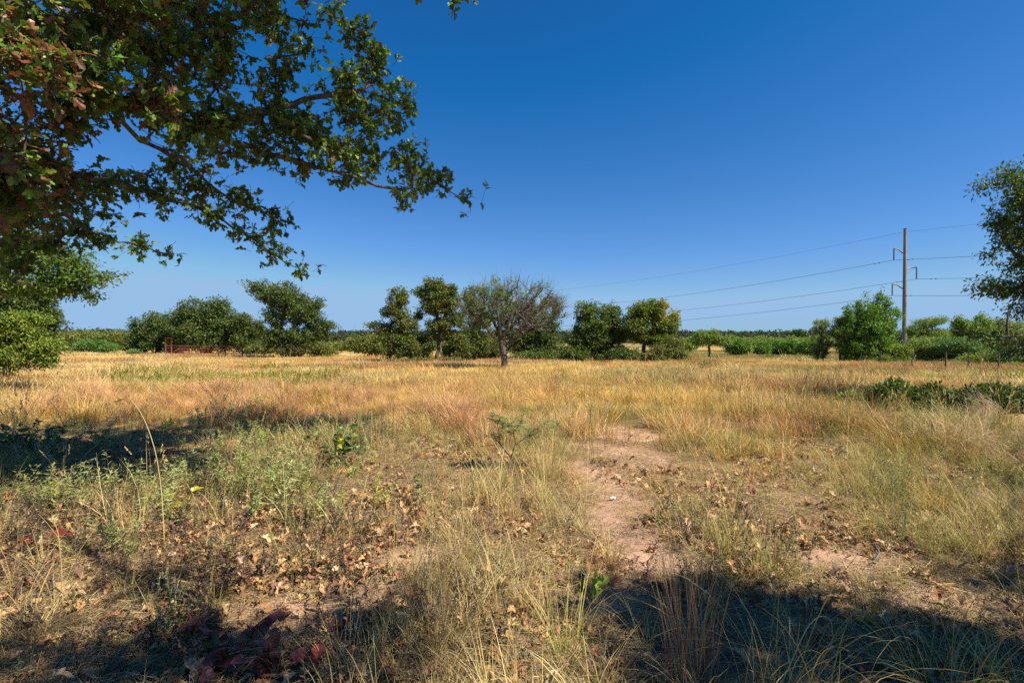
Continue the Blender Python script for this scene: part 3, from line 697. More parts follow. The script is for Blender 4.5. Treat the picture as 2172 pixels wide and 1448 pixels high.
make_tree('elm_tree', 'sparse greyish tree with a forked dark trunk touching the bright green tree', 'tree', (1783, 780), [(1785, 684, 24, 16), (1775, 705, 26, 16), (1790, 730, 20, 20)], 43, 190, .10, 16, .34, PALE, seed=114, rtip=.010, rmax=.10, barkm=M_GREYBARK, shell=.7)
make_tree('elm_tree', 'bushy bright green tree just left of the utility pole', 'tree', (1835, 784), [(1840, 668, 32, 26), (1872, 668, 20, 22), (1812, 690, 26, 22), (1850, 700, 52, 26), (1845, 735, 56, 26), (1880, 745, 30, 24), (1830, 762, 46, 12), (1890, 690, 10, 14), (1820, 652, 8, 12), (1858, 645, 6, 12), (1805, 735, 26, 24), (1798, 664, 7, 18), (1834, 634, 7, 18), (1880, 644, 7, 18), (1902, 668, 7, 18), (1865, 632, 5, 12), (1780, 700, 14, 8)], 42, 640, .12, 26, .34, [(.085, .16, .022), (.11, .19, .028), (.06, .11, .02), (.14, .21, .035)], seed=115, rtip=.010, rmax=.12, fork=.15)
# woods right of the pole
RW = [('feathery mesquite with a leaning dark trunk just right of the utility pole', 'mesquite_tree', 1975, 58, [(1965, 684, 34, 9), (1990, 680, 20, 7), (1945, 700, 22, 14), (1985, 705, 30, 10)], 170, .12, .42, MESQ, M_DARKBARK),
      ('low green mesquite brush at the foot of the utility pole', 'mesquite_bush', 1945, 52, [(1945, 745, 34, 18), (1965, 730, 30, 14)], 170, .13, .42, MESQ, None),
      ('yellow green shrub standing before the right woods', 'shrub', 2000, 47, [(1985, 755, 34, 14), (2015, 750, 30, 14)], 150, .12, .36, YEL, None),
      ('upright bright green willow like tree in the right woods', 'willow_tree', 2060, 46, [(2035, 690, 14, 22), (2060, 700, 36, 20), (2085, 685, 12, 22), (2060, 725, 44, 20)], 300, .13, .36, [(.12, .17, .04), (.15, .20, .05), (.09, .13, .03)], None),
      ('blue green mesquite in the middle of the right woods', 'mesquite_tree', 2040, 42, [(2030, 735, 50, 22), (2060, 750, 40, 18)], 300, .11, .34, [(.08, .14, .055), (.10, .16, .06), (.06, .10, .04)], None),
      ('grey green mesquite behind the right woods', 'mesquite_tree', 2120, 50, [(2130, 700, 30, 20), (2110, 725, 40, 22)], 260, .14, .4, PALE, M_GREYBARK),
      ('green tree at the right edge behind the wire fence', 'hackberry_tree', 2150, 36, [(2150, 740, 34, 24), (2130, 765, 40, 16), (2185, 730, 30, 34)], 330, .12, .32, [(.09, .14, .035), (.12, .17, .04), (.07, .11, .03)], None),
      ('leafy shrub by the fence posts at the right edge', 'shrub', 2110, 31, [(2110, 785, 46, 12), (2160, 785, 40, 14)], 220, .10, .26, YEL, None),
      ('dull green tangle of brush between pole and fence', 'shrub', 1930, 38, [(1930, 778, 50, 10), (1985, 780, 40, 9)], 190, .10, .28, OLV, M_TWIG),
      ('tall mesquite in the back row right of the pole', 'mesquite_tree', 2015, 70, [(2010, 715, 40, 16), (1985, 725, 34, 12)], 200, .17, .55, MESQ, None)]
for i, (lab, nm, px, d, bl, n, lf, sp, cl, bm) in enumerate(RW):
    make_tree(nm, lab, 'shrub' if 'shrub' in nm or 'bush' in nm else 'tree', (px, 0, d), bl, d, n, lf, 24, sp, cl, seed=120 + i, rtip=.010, rmax=.12, fork=.25, barkm=bm)
RW2 = [('pale green mesquite crown in the middle back row of the right woods', 'mesquite_tree', 2085, 62, [(2080, 700, 50, 18), (2130, 690, 40, 16), (2050, 715, 50, 18)], 240, .16, .55, PALE, M_GREYBARK),
       ('bright green brush filling the ground right of the utility pole', 'shrub', 1990, 44, [(1960, 765, 40, 14), (2010, 735, 46, 20), (1950, 735, 30, 20)], 260, .12, .4, MESQ, None),
       ('olive green brush low behind the middle fence posts', 'shrub', 2060, 38, [(2040, 780, 50, 12), (2090, 765, 50, 16)], 240, .10, .34, YEL, None),
       ('dense green brush at the right edge below the drooping bough', 'shrub', 2180, 33, [(2150, 760, 60, 24), (2200, 740, 60, 40), (2170, 785, 50, 14)], 300, .11, .34, GREENS, None),
       ('bright green low shrub at the right foot of the bushy tree by the pole', 'shrub', 1895, 40, [(1895, 765, 34, 14), (1910, 745, 22, 14)], 150, .11, .34, YEL, None)]
for i, (lab, nm, px, d, bl, n, lf, sp, cl, bm) in enumerate(RW2):
    make_tree(nm, lab, 'tree' if 'tree' in nm else 'shrub', (px, 0, d), bl, d, n, lf, 24, sp, cl, seed=190 + i, rtip=.010, rmax=.1, fork=.25, barkm=bm)
# bare snag poking above the right woods
def snag():
    r = np.random.default_rng(8); d = 40; x, y = gxy(2138, d); z = float(gz(x, y)); t = thing('dead_snag', (x, y, z), 'bare broken tree trunk standing up above the right woods', 'dead tree')
    P = np.array([(0, 0, -.1), (.05, 0, 1.5), (-.05, .05, 3.), (.06, 0, 4.4), (.02, 0, (CAMZ - (655 - HY) / F * d) - z)])
    V, Fs = polytube(P, [.11, .10, .09, .07, .05], 8); obj('trunk', mesh('trunk', V, Fs, M_DARKBARK, smooth=True), t)
    for a, b in ((P[3], [.5, 0, .5]), (P[2], [-.6, .1, .4])):
        V, Fq = tubes([a], [a + np.array(b)], .05, .02, 5); obj('branch', mesh('branch', V, [Fq], M_DARKBARK), t)
snag()

# left edge, middle distance
make_tree('oak_tree', 'leafy green oak at the left edge below the overhanging bough', 'tree', (-190, 0, 13.5),
          [(40, 525, 90, 34), (110, 552, 110, 28), (185, 585, 56, 26), (60, 600, 110, 30), (185, 622, 26, 14), (-80, 560, 90, 110), (-200, 520, 120, 150), (120, 610, 50, 14)], 13.5, 560, .10, 22, .26, [(.065, .105, .022), (.085, .13, .028), (.05, .08, .02), (.11, .14, .03)],
          seed=140, rtip=.007, rmax=.22, tmpl=fan_leaf(OAK_LO, .1, .2), step=.3)
make_tree('oak_tree', 'dark oak at the left edge behind the yellow green thicket', 'tree', (40, 0, 30), [(45, 655, 70, 30), (60, 630, 60, 24), (20, 610, 60, 30), (100, 680, 34, 30), (0, 690, 80, 60), (110, 715, 26, 16)], 30, 640, .12, 24, .32, DARKOAK, seed=141, rtip=.01, rmax=.2)
make_tree('oak_thicket', 'yellow green leafy oak thicket low at the left edge', 'shrub', (20, 0, 19), [(30, 700, 60, 34), (80, 735, 50, 26), (20, 755, 70, 30), (-60, 720, 70, 60), (95, 765, 26, 12), (55, 680, 40, 20)], 19, 720, .085, 24, .24, YEL, seed=142, rtip=.007, rmax=.10, fork=.15)

# ================================================================== FOREGROUND OAK (left) AND RIGHT OAK
def near_oak():
    r = np.random.default_rng(200)
    B = [(80, 40, 120, 60, 3.4), (250, 50, 120, 60, 3.9), (60, 150, 90, 80, 3.2), (200, 150, 110, 80, 3.8), (340, 110, 90, 90, 4.5), (330, 220, 110, 60, 4.3), (150, 240, 90, 45, 3.8),
         (450, 60, 100, 60, 5), (480, 150, 70, 50, 5.2), (450, 255, 90, 50, 5.2), (575, 45, 80, 45, 5.6), (600, 150, 40, 40, 5.8), (590, 270, 80, 50, 5.8), (705, 25, 24, 26, 6), (765, 75, 38, 38, 6.3),
         (735, 165, 50, 40, 6.2), (805, 135, 42, 50, 6.6), (855, 225, 36, 60, 6.9), (770, 240, 60, 60, 6.5), (680, 315, 80, 45, 6.2), (790, 330, 70, 50, 6.8), (870, 345, 44, 44, 7.2),
         (925, 385, 40, 32, 7.5), (985, 412, 16, 14, 7.8), (845, 425, 26, 22, 7.1), (745, 380, 40, 18, 6.6), (560, 330, 50, 30, 5.9), (640, 360, 30, 22, 6.2),
         (400, 285, 50, 22, 5), (40, 290, 60, 50, 3.6), (100, 330, 60, 40, 4.2), (25, 400, 60, 60, 4), (110, 400, 60, 40, 4.8), (185, 405, 50, 32, 5.4), (265, 405, 46, 30, 6),
         (330, 400, 36, 34, 6.3), (370, 350, 36, 24, 6), (430, 395, 50, 30, 6.4), (515, 425, 44, 26, 6.8), (590, 470, 34, 24, 7.2), (455, 455, 55, 18, 7), (540, 505, 42, 22, 7.6),
         (590, 545, 28, 18, 7.9), (640, 578, 16, 12, 8.2), (50, 470, 70, 36, 5.5), (145, 485, 55, 26, 6.3), (225, 508, 42, 18, 6.8), (298, 520, 32, 14, 7.3), (345, 537, 22, 11, 7.6),
         (30, 520, 50, 26, 6), (20, 560, 60, 30, 6.5), (90, 520, 50, 25, 6.5), (60, 330, 70, 40, 4.5), (150, 372, 60, 26, 5), (30, 445, 70, 34, 5), (200, 445, 40, 16, 6.3), (520, 342, 34, 20, 6), (460, 320, 34, 20, 6), (560, 200, 40, 30, 5.8), (650, 110, 30, 30, 6), (640, 250, 60, 40, 6.2), (960, -22, 34, 14, 5.2), (1005, -26, 14, 8, 5.3), (850, -90, 160, 50, 5), (600, -70, 200, 50, 4.6), (250, -80, 260, 60, 3.6), (-120, 60, 120, 160, 3.2), (-120, 330, 120, 160, 3.8)]
    T = []
    for b in B:
        n = max(4, int((12 if b[0] < 480 else 9) * b[2] * b[3] / (.2 * F / b[4]) ** 2)); T.append(blob_targets([b[:4] + (0,)], b[4], n, r, .8, .5))
    T = np.concatenate(T)
    W = px2w
    root = (-5.2, 1.6, -.05); fork = (-4.7, 2.0, 2.5)
    guides = [[root, (-5.1, 1.7, 1.2), fork],
              [fork, W(-60, 40, 3.1), W(90, 140, 3.6), W(230, 215, 4.3), W(300, 240, 4.8), W(430, 270, 5.3), W(560, 325, 5.9), W(700, 360, 6.3), W(800, 395, 6.8), W(900, 405, 7.3)],
              [W(-60, 40, 3.1), W(150, 55, 3.7), W(320, 95, 4.6), W(450, 80, 5.1), W(520, 30, 5.4)],
              [W(430, 270, 5.3), W(560, 240, 5.7), W(650, 212, 6), W(730, 200, 6.2), W(790, 182, 6.5), W(790, 120, 6.5)],
              [W(230, 215, 4.3), W(300, 300, 5), W(400, 350, 5.9), W(470, 410, 6.5), W(560, 450, 7), W(600, 480, 7.3)],
              [fork, W(-40, 330, 3.4), W(60, 380, 4.3), W(180, 375, 5.2), W(300, 405, 6.1), W(420, 440, 6.9), W(520, 495, 7.5), W(590, 545, 8), W(650, 585, 8.3)],
              [W(60, 380, 4.3), W(110, 440, 5.5), W(200, 495, 6.6), W(300, 520, 7.3), W(365, 545, 7.7)],
              [W(450, 80, 5.1), W(650, -40, 5.2), W(850, -60, 5.1), W(970, -15, 5.2)]]
    A, PR, cnt, tips = grow(T, guides, 201, .16, .26)
    loc = np.array(root)
    t = thing('oak_tree', tuple(loc), 'big oak overhanging the upper left, its leafy boughs nearest the camera', 'tree')
    # boughs: split the skeleton by which guide it hangs from
    V, Fs = wood(A, PR, cnt, .0036, .47, .17, 8, 4)
    obj('trunk', mesh('trunk', V - loc, Fs, M_BARK, smooth=True), t)
    tp = A[tips]; pr = A[PR[tips]]; D = tp - pr; D /= np.maximum(np.linalg.norm(D, axis=1, keepdims=True), 1e-6)
    # side twiglets carrying the leaves
    P0 = []; P1 = []; C = [tp]; CD = [D]
    for k in range(3):
        a = tp - D * r.uniform(0, .35, (len(tp), 1)); dv = D * .5 + r.normal(0, .6, D.shape); dv /= np.linalg.norm(dv, axis=1, keepdims=True)
        b = a + dv * r.uniform(.08, .22, (len(tp), 1)); P0.append(a); P1.append(b); C.append(b); CD.append(dv)
    V, Fq = tubes(np.concatenate(P0), np.concatenate(P1), .0032, .002, 3)
    obj('twigs', mesh('twigs', V - loc, [Fq], M_BARK), t)
    C = np.concatenate(C); CD = np.concatenate(CD); per = 7; n = len(C) * per
    base = np.repeat(C, per, 0) - np.repeat(CD, per, 0) * r.uniform(0, .07, (n, 1))
    dirs = np.repeat(CD, per, 0) * .8 + r.normal(0, .62, (n, 3)) + [0, 0, -.12]
    M = rotmats(n, r, .9, dirs); S = .078 * r.uniform(.5, 1.35, n)
    cols = [(.065, .105, .024), (.09, .13, .028), (.05, .08, .02), (.14, .17, .045), (.11, .12, .03)]
    c = palette(n, cols, (4, 3, 3, 2.2, 1), r, .22) * LG * 1.12
    px, py = w2px(base); zone = fbm(base[:, 0] * 1.1, base[:, 2] * 1.1 + base[:, 1], 90)
    brown = (r.uniform(0, 1, n) < .42 * ss(.50, .62, zone) * (1 - ss(350, 800, px)) * (1 - ss(4.5, 7, base[:, 1])) + .035) & (base[:, 1] > 0)
    c[brown] = palette(int(brown.sum()), [(.20, .10, .05), (.28, .15, .075), (.14, .065, .035)], (2, 1, 1), r, .2)
    inf = (px > -10) & (px < 2180) & (py > -10) & (py < 1450)
    score = np.where(inf & (base[:, 1] > 1), S / np.maximum(base[:, 1], .5), 0); pick = np.argsort(-score)[:300]; rest = np.ones(n, bool); rest[pick] = False
    tm = [fan_leaf(OAK, .12, cu, sd, .012) for cu, sd in ((.15, 1), (.45, 2), (-.2, 3))]
    kind = r.integers(0, 3, n)
    Vs, Fs, Cs = [], [], []
    for k in range(3):
        s = rest & (kind == k); V, Ff = place(tm[k], base[s], M[s], S[s]); Vs.append((V, Ff)); Cs.append(np.repeat(c[s], len(tm[k][0]), 0))
    V, Fs = join(Vs); crown = obj('foliage', mesh('foliage', V - loc, Fs, M_LEAF, tint=np.concatenate(Cs)), t, kind='stuff')
    ml = leafmat('oak_leaf_single', useobj=True, trans=.28, rough=.38, spec=.5)
    lm = [mesh('oak_leaf', v, [f], ml) for v, f in tm]
    from mathutils import Matrix
    for i in pick:
        o = bpy.data.objects.new('leaf', lm[kind[i]]); COL.objects.link(o); o.parent = t
        m = np.eye(4); m[:3, :3] = M[i] * S[i]; m[:3, 3] = base[i] - loc; o.matrix_local = Matrix(m.tolist()); o.color = (*c[i], 1)
near_oak()

make_tree('oak_tree', 'oak with outreaching dark boughs at the right edge of the photo', 'tree', (2370, 0, 12.5),
          [(2150, 372, 40, 36), (2110, 392, 46, 20), (2165, 430, 60, 40), (2120, 470, 32, 26), (2160, 500, 46, 30), (2165, 560, 40, 26), (2110, 600, 44, 14), (2085, 620, 30, 12), (2150, 615, 50, 24), (2165, 660, 26, 20), (2100, 540, 20, 8),
           (2240, 450, 90, 130), (2260, 600, 90, 110), (2380, 420, 110, 180), (2400, 600, 100, 140)], 12.5, 620, .095, 22, .28, [(.055, .085, .02), (.075, .11, .024), (.04, .065, .016), (.17, .19, .035)], (4, 3, 3, .7),
          seed=210, rtip=.006, rmax=.2, tmpl=fan_leaf(OAK_LO, .1, .2), step=.3, shell=.6)
def low_bough():
    r = np.random.default_rng(211); d = 11.5
    root = np.array(px2w(2330, 760, 12.3)); loc = root
    G = [[px2w(2330, 760, 12.3), px2w(2240, 720, 12), px2w(2172, 712, 11.7), px2w(2100, 712, 11.5), px2w(2060, 705, 11.4), px2w(2020, 700, 11.3)]]
    T = blob_targets([(2110, 722, 60, 10), (2060, 712, 40, 10), (2160, 730, 40, 16)], d, 34, r, .6)
    A, PR, cnt, tips = grow(T, G, 211, .2, .2)
    t = thing('fallen_bough', tuple(loc), 'dark drooping bough with few leaves crossing the right edge at horizon height', 'branch')
    V, Fs = wood(A, PR, cnt, .007, .4, .035, 6, 4); obj('limb', mesh('limb', V - loc, Fs, M_BARK, smooth=True), t)
    V, Ff, c = leaves_at(A[tips], 7, .2, .09, fan_leaf(OAK_LO, .1, .2), r, [(.05, .07, .02), (.07, .08, .025)], (1, 1)); obj('leaves', mesh('leaves', V - loc, [Ff], M_LEAF, tint=c), t)
low_bough()

# oaks standing behind and beside the camera: their crowns throw the shade on the near ground
def shade_oak(label, root, regions, seed, leaf=.125, per=15):
    r = np.random.default_rng(seed); T = []
    k = 1 / math.tan(R(SUN_EL)); off = np.array([SUNV[0], SUNV[1]]) / math.cos(R(SUN_EL)) * k
    for (pts, n, h0, h1) in regions:      # polygon as ellipses in photo pixels on the ground
        for (px, py, rx, ry) in pts:
            m = int(n); a = r.uniform(0, 2 * math.pi, m); q = np.sqrt(r.uniform(0, 1, m))
            X = px + rx * q * np.cos(a); Yp = np.maximum(py + ry * q * np.sin(a), 735); d = dist_of(Yp); h = r.uniform(h0, h1, m)
            gx, gy = (X - CX) / F * d, d
            T.append(np.stack([gx + off[0] * h, gy + off[1] * h, h], 1))
    T = np.concatenate(T)
    px, py = w2px(T); vis = (T[:, 1] > .3) & (px > -60) & (px < 2240) & (py > -55) & (py < 1500)
    T = T[~vis]; root = np.array([root[0], root[1], float(gz(root[0], root[1])) - .05]); c0 = T.mean(0)
    top = root + [(c0[0] - root[0]) * .25, (c0[1] - root[1]) * .25, 3.4]
    A, PR, cnt, tips = grow(T, [[root, root + [.1, .05, 1.7], top]], seed, .4, .18)
    px, py = w2px(A); bad = (A[:, 1] > .3) & (px > 0) & (px < 2172) & (py > 0) & (py < 1448)
    t = thing('oak_tree', tuple(root), label, 'tree')
    V, Fs = wood(A, PR, cnt, .005, .33, .10, 7, 4); obj('trunk', mesh('trunk', V - root, Fs, M_BARK, smooth=True), t)
    C = np.concatenate([A[tips], A[PR[tips]]])
    V, Ff, c = leaves_at(C, per, .3, leaf, fan_leaf(OAK_LO, .1, .2), r, GREENS, (4, 3, 3, 1.5, .3)); obj('crown', mesh('crown', V - root, [Ff], M_LEAF, tint=c), t)
shade_oak('tall oak off to the right whose crown shades the near right ground', (7.5, -2.5),
          [([(1440, 1290, 120, 36)], 17, 6, 8), ([(1620, 1330, 160, 70)], 20, 6, 8), ([(1800, 1350, 160, 90)], 20, 6, 8), ([(2000, 1400, 160, 90)], 22, 6, 8), ([(2250, 1400, 200, 70)], 24, 6, 8), ([(1450, 1420, 180, 90)], 18, 6, 8), ([(1330, 1300, 60, 40)], 10, 6, 7), ([(2140, 1225, 40, 22)], 6, 6, 7), ([(2000, 850, 170, 16)], 150, 6, 8), ([(2250, 855, 120, 18)], 70, 6, 8)], 220)
shade_oak('tall oak behind the camera whose high crown dapples the near left ground', (-2.5, -3.2),
          [([(120, 980, 350, 46)], 300, 7.5, 9.5), ([(400, 905, 380, 24)], 150, 8, 10), ([(680, 900, 200, 18)], 50, 8, 10), ([(-150, 930, 250, 60)], 40, 8, 10),
           ([(600, 1400, 280, 60)], 20, 6, 7.5), ([(150, 1420, 240, 60)], 16, 6, 8), ([(370, 1225, 90, 24)], 6, 6.5, 8), ([(760, 1320, 110, 22)], 7, 6, 7)], 221)

# ================================================================== UTILITY POLE, LINES, FENCE, PEN
def pole(px, d, label, top=None, far=False):
    x, y = gxy(px, d); z = float(gz(x, y)); H = (CAMZ - (487 - HY) / F * 75) - float(gz(*gxy(1918, 75)))
    t = thing('utility_pole', (x, y, z), label, 'utility pole', 'steel transmission poles')
    k = np.linspace(0, 1, 9); P = np.stack([0 * k, 0 * k, k * H - .0], 1); P[0, 2] = -.3
    V, Fs = polytube(P, .31 - .12 * k, 12); obj('shaft', mesh('shaft', V, Fs, M_POLE, smooth=False), t)
    V, Fs = polytube([(0, 0, H), (0, 0, H + .12)], [.22, .22], 12); obj('cap', mesh('cap', V, Fs, M_DARK), t)
    att = [(0, H - .35)]
    # bearing of arms: across the line
    for (sx, za, zt, lx) in ((-1, 537, 527, 1.32), (1, 571, 567, 1.42), (-1, 612, 602, 1.52)):
        z0 = CAMZ - (za - HY) / F * 75 - float(gz(*gxy(1918, 75))); z1 = CAMZ - (zt - HY) / F * 75 - float(gz(*gxy(1918, 75)))
        P = np.array([(sx * .30, 0, z0), (sx * (.3 + lx * .45), 0, z0 + (z1 - z0) * .72), (sx * (.3 + lx), 0, z1)])
        V, Fs = polytube(P, [.11, .095, .07], 8); obj('arm', mesh('arm', V, Fs, M_STEEL, smooth=True), t)
        il = 1.72; xs = sx * (.3 + lx); parts = [polytube([(xs, 0, z1), (xs, 0, z1 - il)], [.05, .05], 6)]
        for q in np.linspace(.12, il - .12, 14): parts.append(polytube([(xs, 0, z1 - q), (xs, 0, z1 - q - .035)], [.12, .10], 8))
        V, Fs = join([(v, f) for v, f in parts]); obj('insulator', mesh('insulator', V, Fs, M_DARK), t)
        att.append((xs, z1 - il))
    n = 24
    for i in range(n):
        zz = H * (.08 + .88 * i / n); rr = .31 - .12 * zz / H
        V, Fs = polytube([(rr - .02, 0, zz), (rr + .16, 0, zz)], [.018, .018], 5); obj('step_bolt', mesh('step_bolt', V, Fs, M_DARK), t)
    return x, y, z, att
PA = pole(1918, 75, 'tall steel utility pole with three curved arms standing in the right woods')
PB = pole(1062, 166, 'far steel utility pole hidden behind the bare mesquite')
dx, dy = PA[0] - PB[0], PA[1] - PB[1]
PC = (PA[0] + dx, PA[1] + dy, float(gz(PA[0] + dx, max(PA[1] + dy, 0))) - .6)
names = ['thin topmost shield wire running past the top of the pole', 'power line hanging from the upper left arm of the pole', 'power line hanging from the single right arm of the pole', 'power line hanging from the lowest left arm of the pole']
for i in range(4):
    a = PA[3][i]; pts = []
    P1 = np.array([PB[0] + a[0], PB[1], PB[2] + a[1]]); P2 = np.array([PA[0] + a[0], PA[1], PA[2] + a[1]]); P3 = np.array([PC[0] + a[0], PC[1], PC[2] + a[1] + 0])
    sag = (1.6, 2.3, 2.3, 2.3)[i]
    for (S, E_) in ((P1, P2), (P2, P3)):
        for k in np.linspace(0, 1, 40)[(0 if S is P1 else 1):]: pts.append(S + (E_ - S) * k - np.array([0, 0, sag * 4 * k * (1 - k)]))
    rw = .013 if i == 0 else .024
    V, Fs = polytube(np.array(pts), rw, 5); nm = 'power_line'
    t = thing(nm, tuple(P2), names[i], 'power line', 'lines on the steel poles'); obj('wire', mesh('wire', V - P2, Fs, M_DARK), t)
    if i:
        dirv = (P1 - P2) / np.linalg.norm(P1 - P2)
        for s in (-1, 1):
            q = P2 + dirv * s * (2.1 if s > 0 else 2.0) - [0, 0, .10]
            V1 = polytube([q - dirv * .35 - [0, 0, .08], q - dirv * .2 - [0, 0, .1]], [.06, .06], 6); V2 = polytube([q + dirv * .2 - [0, 0, .1], q + dirv * .35 - [0, 0, .08]], [.06, .06], 6); V3 = polytube([q - dirv * .3 - [0, 0, .08], q + dirv * .3 - [0, 0, .08]], [.015, .015], 4)
            V, Fs = join([V1, V2, V3]); obj('damper', mesh('damper', V - P2, Fs, M_DARK), t)
def small_pole():
    d = 150; x, y = gxy(254, d); z = float(gz(x, y)); zt = CAMZ - (696 - HY) / F * d
    t = thing('utility_pole', (x, y, z), 'small distant wooden pole with a crossarm on the left horizon', 'utility pole')
    V, Fs = polytube([(0, 0, -.2), (0, 0, zt - z)], [.20, .15], 8); obj('shaft', mesh('shaft', V, Fs, M_POST), t)
    V, Fs = boxm(-1.3, 1.3, -.26, -.16, zt - z - .55, zt - z - .40); obj('crossarm', mesh('crossarm', V, [Fs], M_POST), t)
    for s in (-1.1, .55, 1.1):
        V, Fs = polytube([(s, -.21, zt - z - .4), (s, -.21, zt - z - .12)], [.07, .05], 6); obj('insulator', mesh('insulator', V, Fs, M_STEEL), t)
    for s in (-1.1, 1.1):
        k = np.linspace(-1, 1, 15); P = np.stack([x + s + k * 34, y - .21 + k * 22, zt - .1 - 1.1 * np.abs(k) * (2 - np.abs(k)) + 0 * k], 1)
        V, Fs = polytube(P, .014, 4); tt = thing('power_line', tuple(P[7]), 'thin line off the %s end of the small far pole crossarm' % ('left' if s < 0 else 'right'), 'power line'); obj('wire', mesh('wire', V - P[7], Fs, M_DARK), tt)
small_pole()
for i, (px, hpx, d) in enumerate([(752, 15, 2400), (784, 13, 2500), (815, 11, 2600), (775, 22, 2300), (844, 11, 2500)]):
    x, y = gxy(px, d); z = float(gz(x, y)); H = (hpx + 4) / F * d + 8 - z * 0
    t = thing('radio_mast', (x, y, z), 'hair thin mast on the far horizon, number %s from the left beyond the gravel track' % ('one', 'three', 'four', 'two', 'five')[i], 'mast', 'thin masts on the far horizon')
    V, Fs = polytube([(0, 0, 0), (0, 0, H)], [.6, .45], 5); obj('shaft', mesh('shaft', V, Fs, M_POLE), t)
    V, Fs = boxm(-4, 4, -.3, .3, H * .8, H * .8 + .6); obj('crossarm', mesh('crossarm', V, [Fs], M_POLE), t)

def cattle_pen():
    d = 73; X = lambda px, dd=d: (px - CX) / F * dd
    x0 = X(351); z0 = float(gz(x0, d)) ; s = d / F
    t = thing('cattle_pen', (x0, d, z0), 'rusty red pipe cattle pen with a tall gate frame in the dry grass', 'cattle pen')
    def post(px, dd, h, w=.055): 
        x = X(px, dd); z = float(gz(x, dd)); V, Fs = polytube([(x - x0, dd - d, z - z0 - .2), (x - x0, dd - d, z - z0 + h)], [w, w], 8)
        obj('post', mesh('post', V, Fs, M_RED, smooth=True), t)
    for px, h, w in ((351, 2.75, .075), (363.5, 2.75, .08), (390, 1.62, .07), (401.5, 1.62, .06), (428, 1.6, .06), (463, 1.6, .06), (478, 1.62, .08), (496, 1.5, .03), (514, 1.6, .06), (381, 1.0, .03)): post(px, d, h, w)
    for px, dd in ((380, 80), (420, 80), (441, 80), (470, 80), (500, 80), (513, 80)): post(px, dd, 1.5, .045)
    def rail(pa, da, pb, db, h, w=.03):
        xa, xb = X(pa, da), X(pb, db); k = np.linspace(0, 1, 5)
        P = np.stack([xa + (xb - xa) * k - x0, da + (db - da) * k - d, [float(gz(xa + (xb - xa) * q, da + (db - da) * q)) - z0 + h for q in k]], 1)
        V, Fs = polytube(P, w, 6); obj('rail', mesh('rail', V, Fs, M_RED, smooth=True), t)
    for h, w in ((1.55, .05), (1.2, .035), (.85, .03), (.5, .03), (.18, .03)):
        rail(351, d, 428, d, h, w); rail(428, d, 514, d, h - .01, w * .9); rail(514, d, 513, 80, h - .03, .03); rail(380, 80, 513, 80, h - .06, .025)
    V, Fs = polytube([(0, 0, 2.62), (X(363.5) - x0, 0, 2.62)], [.05, .05], 6); obj('crossbar', mesh('crossbar', V, Fs, M_RED), t)
cattle_pen()
def shed():
    d = 115; x, y = gxy(522, d); z = float(gz(x, y)); t = thing('metal_shed', (x, y, z), 'low shed with a pale sheet metal roof behind the right end of the pen', 'shed')
    h = CAMZ - (736 - HY) / F * d - z; h2 = CAMZ - (729 - HY) / F * d - z
    V, Fs = boxm(-2.2, 2.0, 0, 3, -.3, h - .02); obj('wall', mesh('wall', V, [Fs], M_WALL), t)
    for i in range(8):
        xa = -2.5 + i * .6; V = np.array([(xa, -.4, h), (xa + .58, -.4, h + .0), (xa + .58, 3.2, h2), (xa, 3.2, h2), (xa, -.4, h - .06), (xa + .58, -.4, h - .06), (xa + .58, 3.2, h2 - .06), (xa, 3.2, h2 - .06)])
        V[:, 2] += .02 * (i % 2); Fq = np.array([(0, 1, 2, 3), (7, 6, 5, 4), (0, 4, 5, 1), (1, 5, 6, 2), (2, 6, 7, 3), (3, 7, 4, 0)]); obj('roof_sheet', mesh('roof_sheet', V, [Fq], M_ROOF), t)
shed()
def pale_gate():
    d = 120; x, y = gxy(893, d); z = float(gz(x, y)); t = thing('pipe_gate', (x, y, z), 'pale pipe rail seen through the gap left of the tall open oak', 'gate')
    for px in (884, 893, 902):
        xx = gxy(px, d)[0] - x; V, Fs = polytube([(xx, 0, -.2), (xx, 0, 1.6)], [.06, .06], 6); obj('post', mesh('post', V, Fs, M_STEEL), t)
    for h in (1.5, 1.0):
        V, Fs = polytube([(gxy(882, d)[0] - x, 0, h), (gxy(906, d)[0] - x, 0, h)], [.05, .05], 6); obj('rail', mesh('rail', V, Fs, M_STEEL), t)
pale_gate()
def wire_fence():
    d = 27; pts = [(1868, 36), (1935, 31), (2006, 27), (2054, 29), (2118, 25.5), (2190, 24)]
    x0, y0 = gxy(2006, 27); z0 = float(gz(x0, y0)); t = thing('wire_fence', (x0, y0, z0), 'thin wire fence on slim dark posts in front of the right woods', 'fence')
    L_ = []
    for i, (px, dd) in enumerate(pts):
        x, y = gxy(px, dd); z = float(gz(x, y)); h = 1.12; rr = .035 if i != 2 else .045
        V, Fs = polytube([(x - x0, y - y0, z - z0 - .1), (x - x0 + .02, y - y0, z - z0 + h)], [rr, rr * .85], 6); obj('post', mesh('post', V, Fs, M_POST), t); L_.append(np.array([x - x0, y - y0, z - z0]))
    for h in (.25, .5, .75, 1.0):
        V, Fs = polytube(np.array(L_) + [0, -.04, h], .004, 3); obj('wire', mesh('wire', V, Fs, M_DARK), t)
    x, y = gxy(2165, 24); z = float(gz(x, y)); V, Fs = polytube([(0, 0, -.1), (-.30, 0, .62)], [.022, .018], 6)
    t2 = thing('leaning_stake', (x + .1, y, z), 'pale leaning stake at the right edge beside the wire fence', 'stake'); obj('rod', mesh('rod', V, Fs, M_STEEL), t2)
wire_fence()

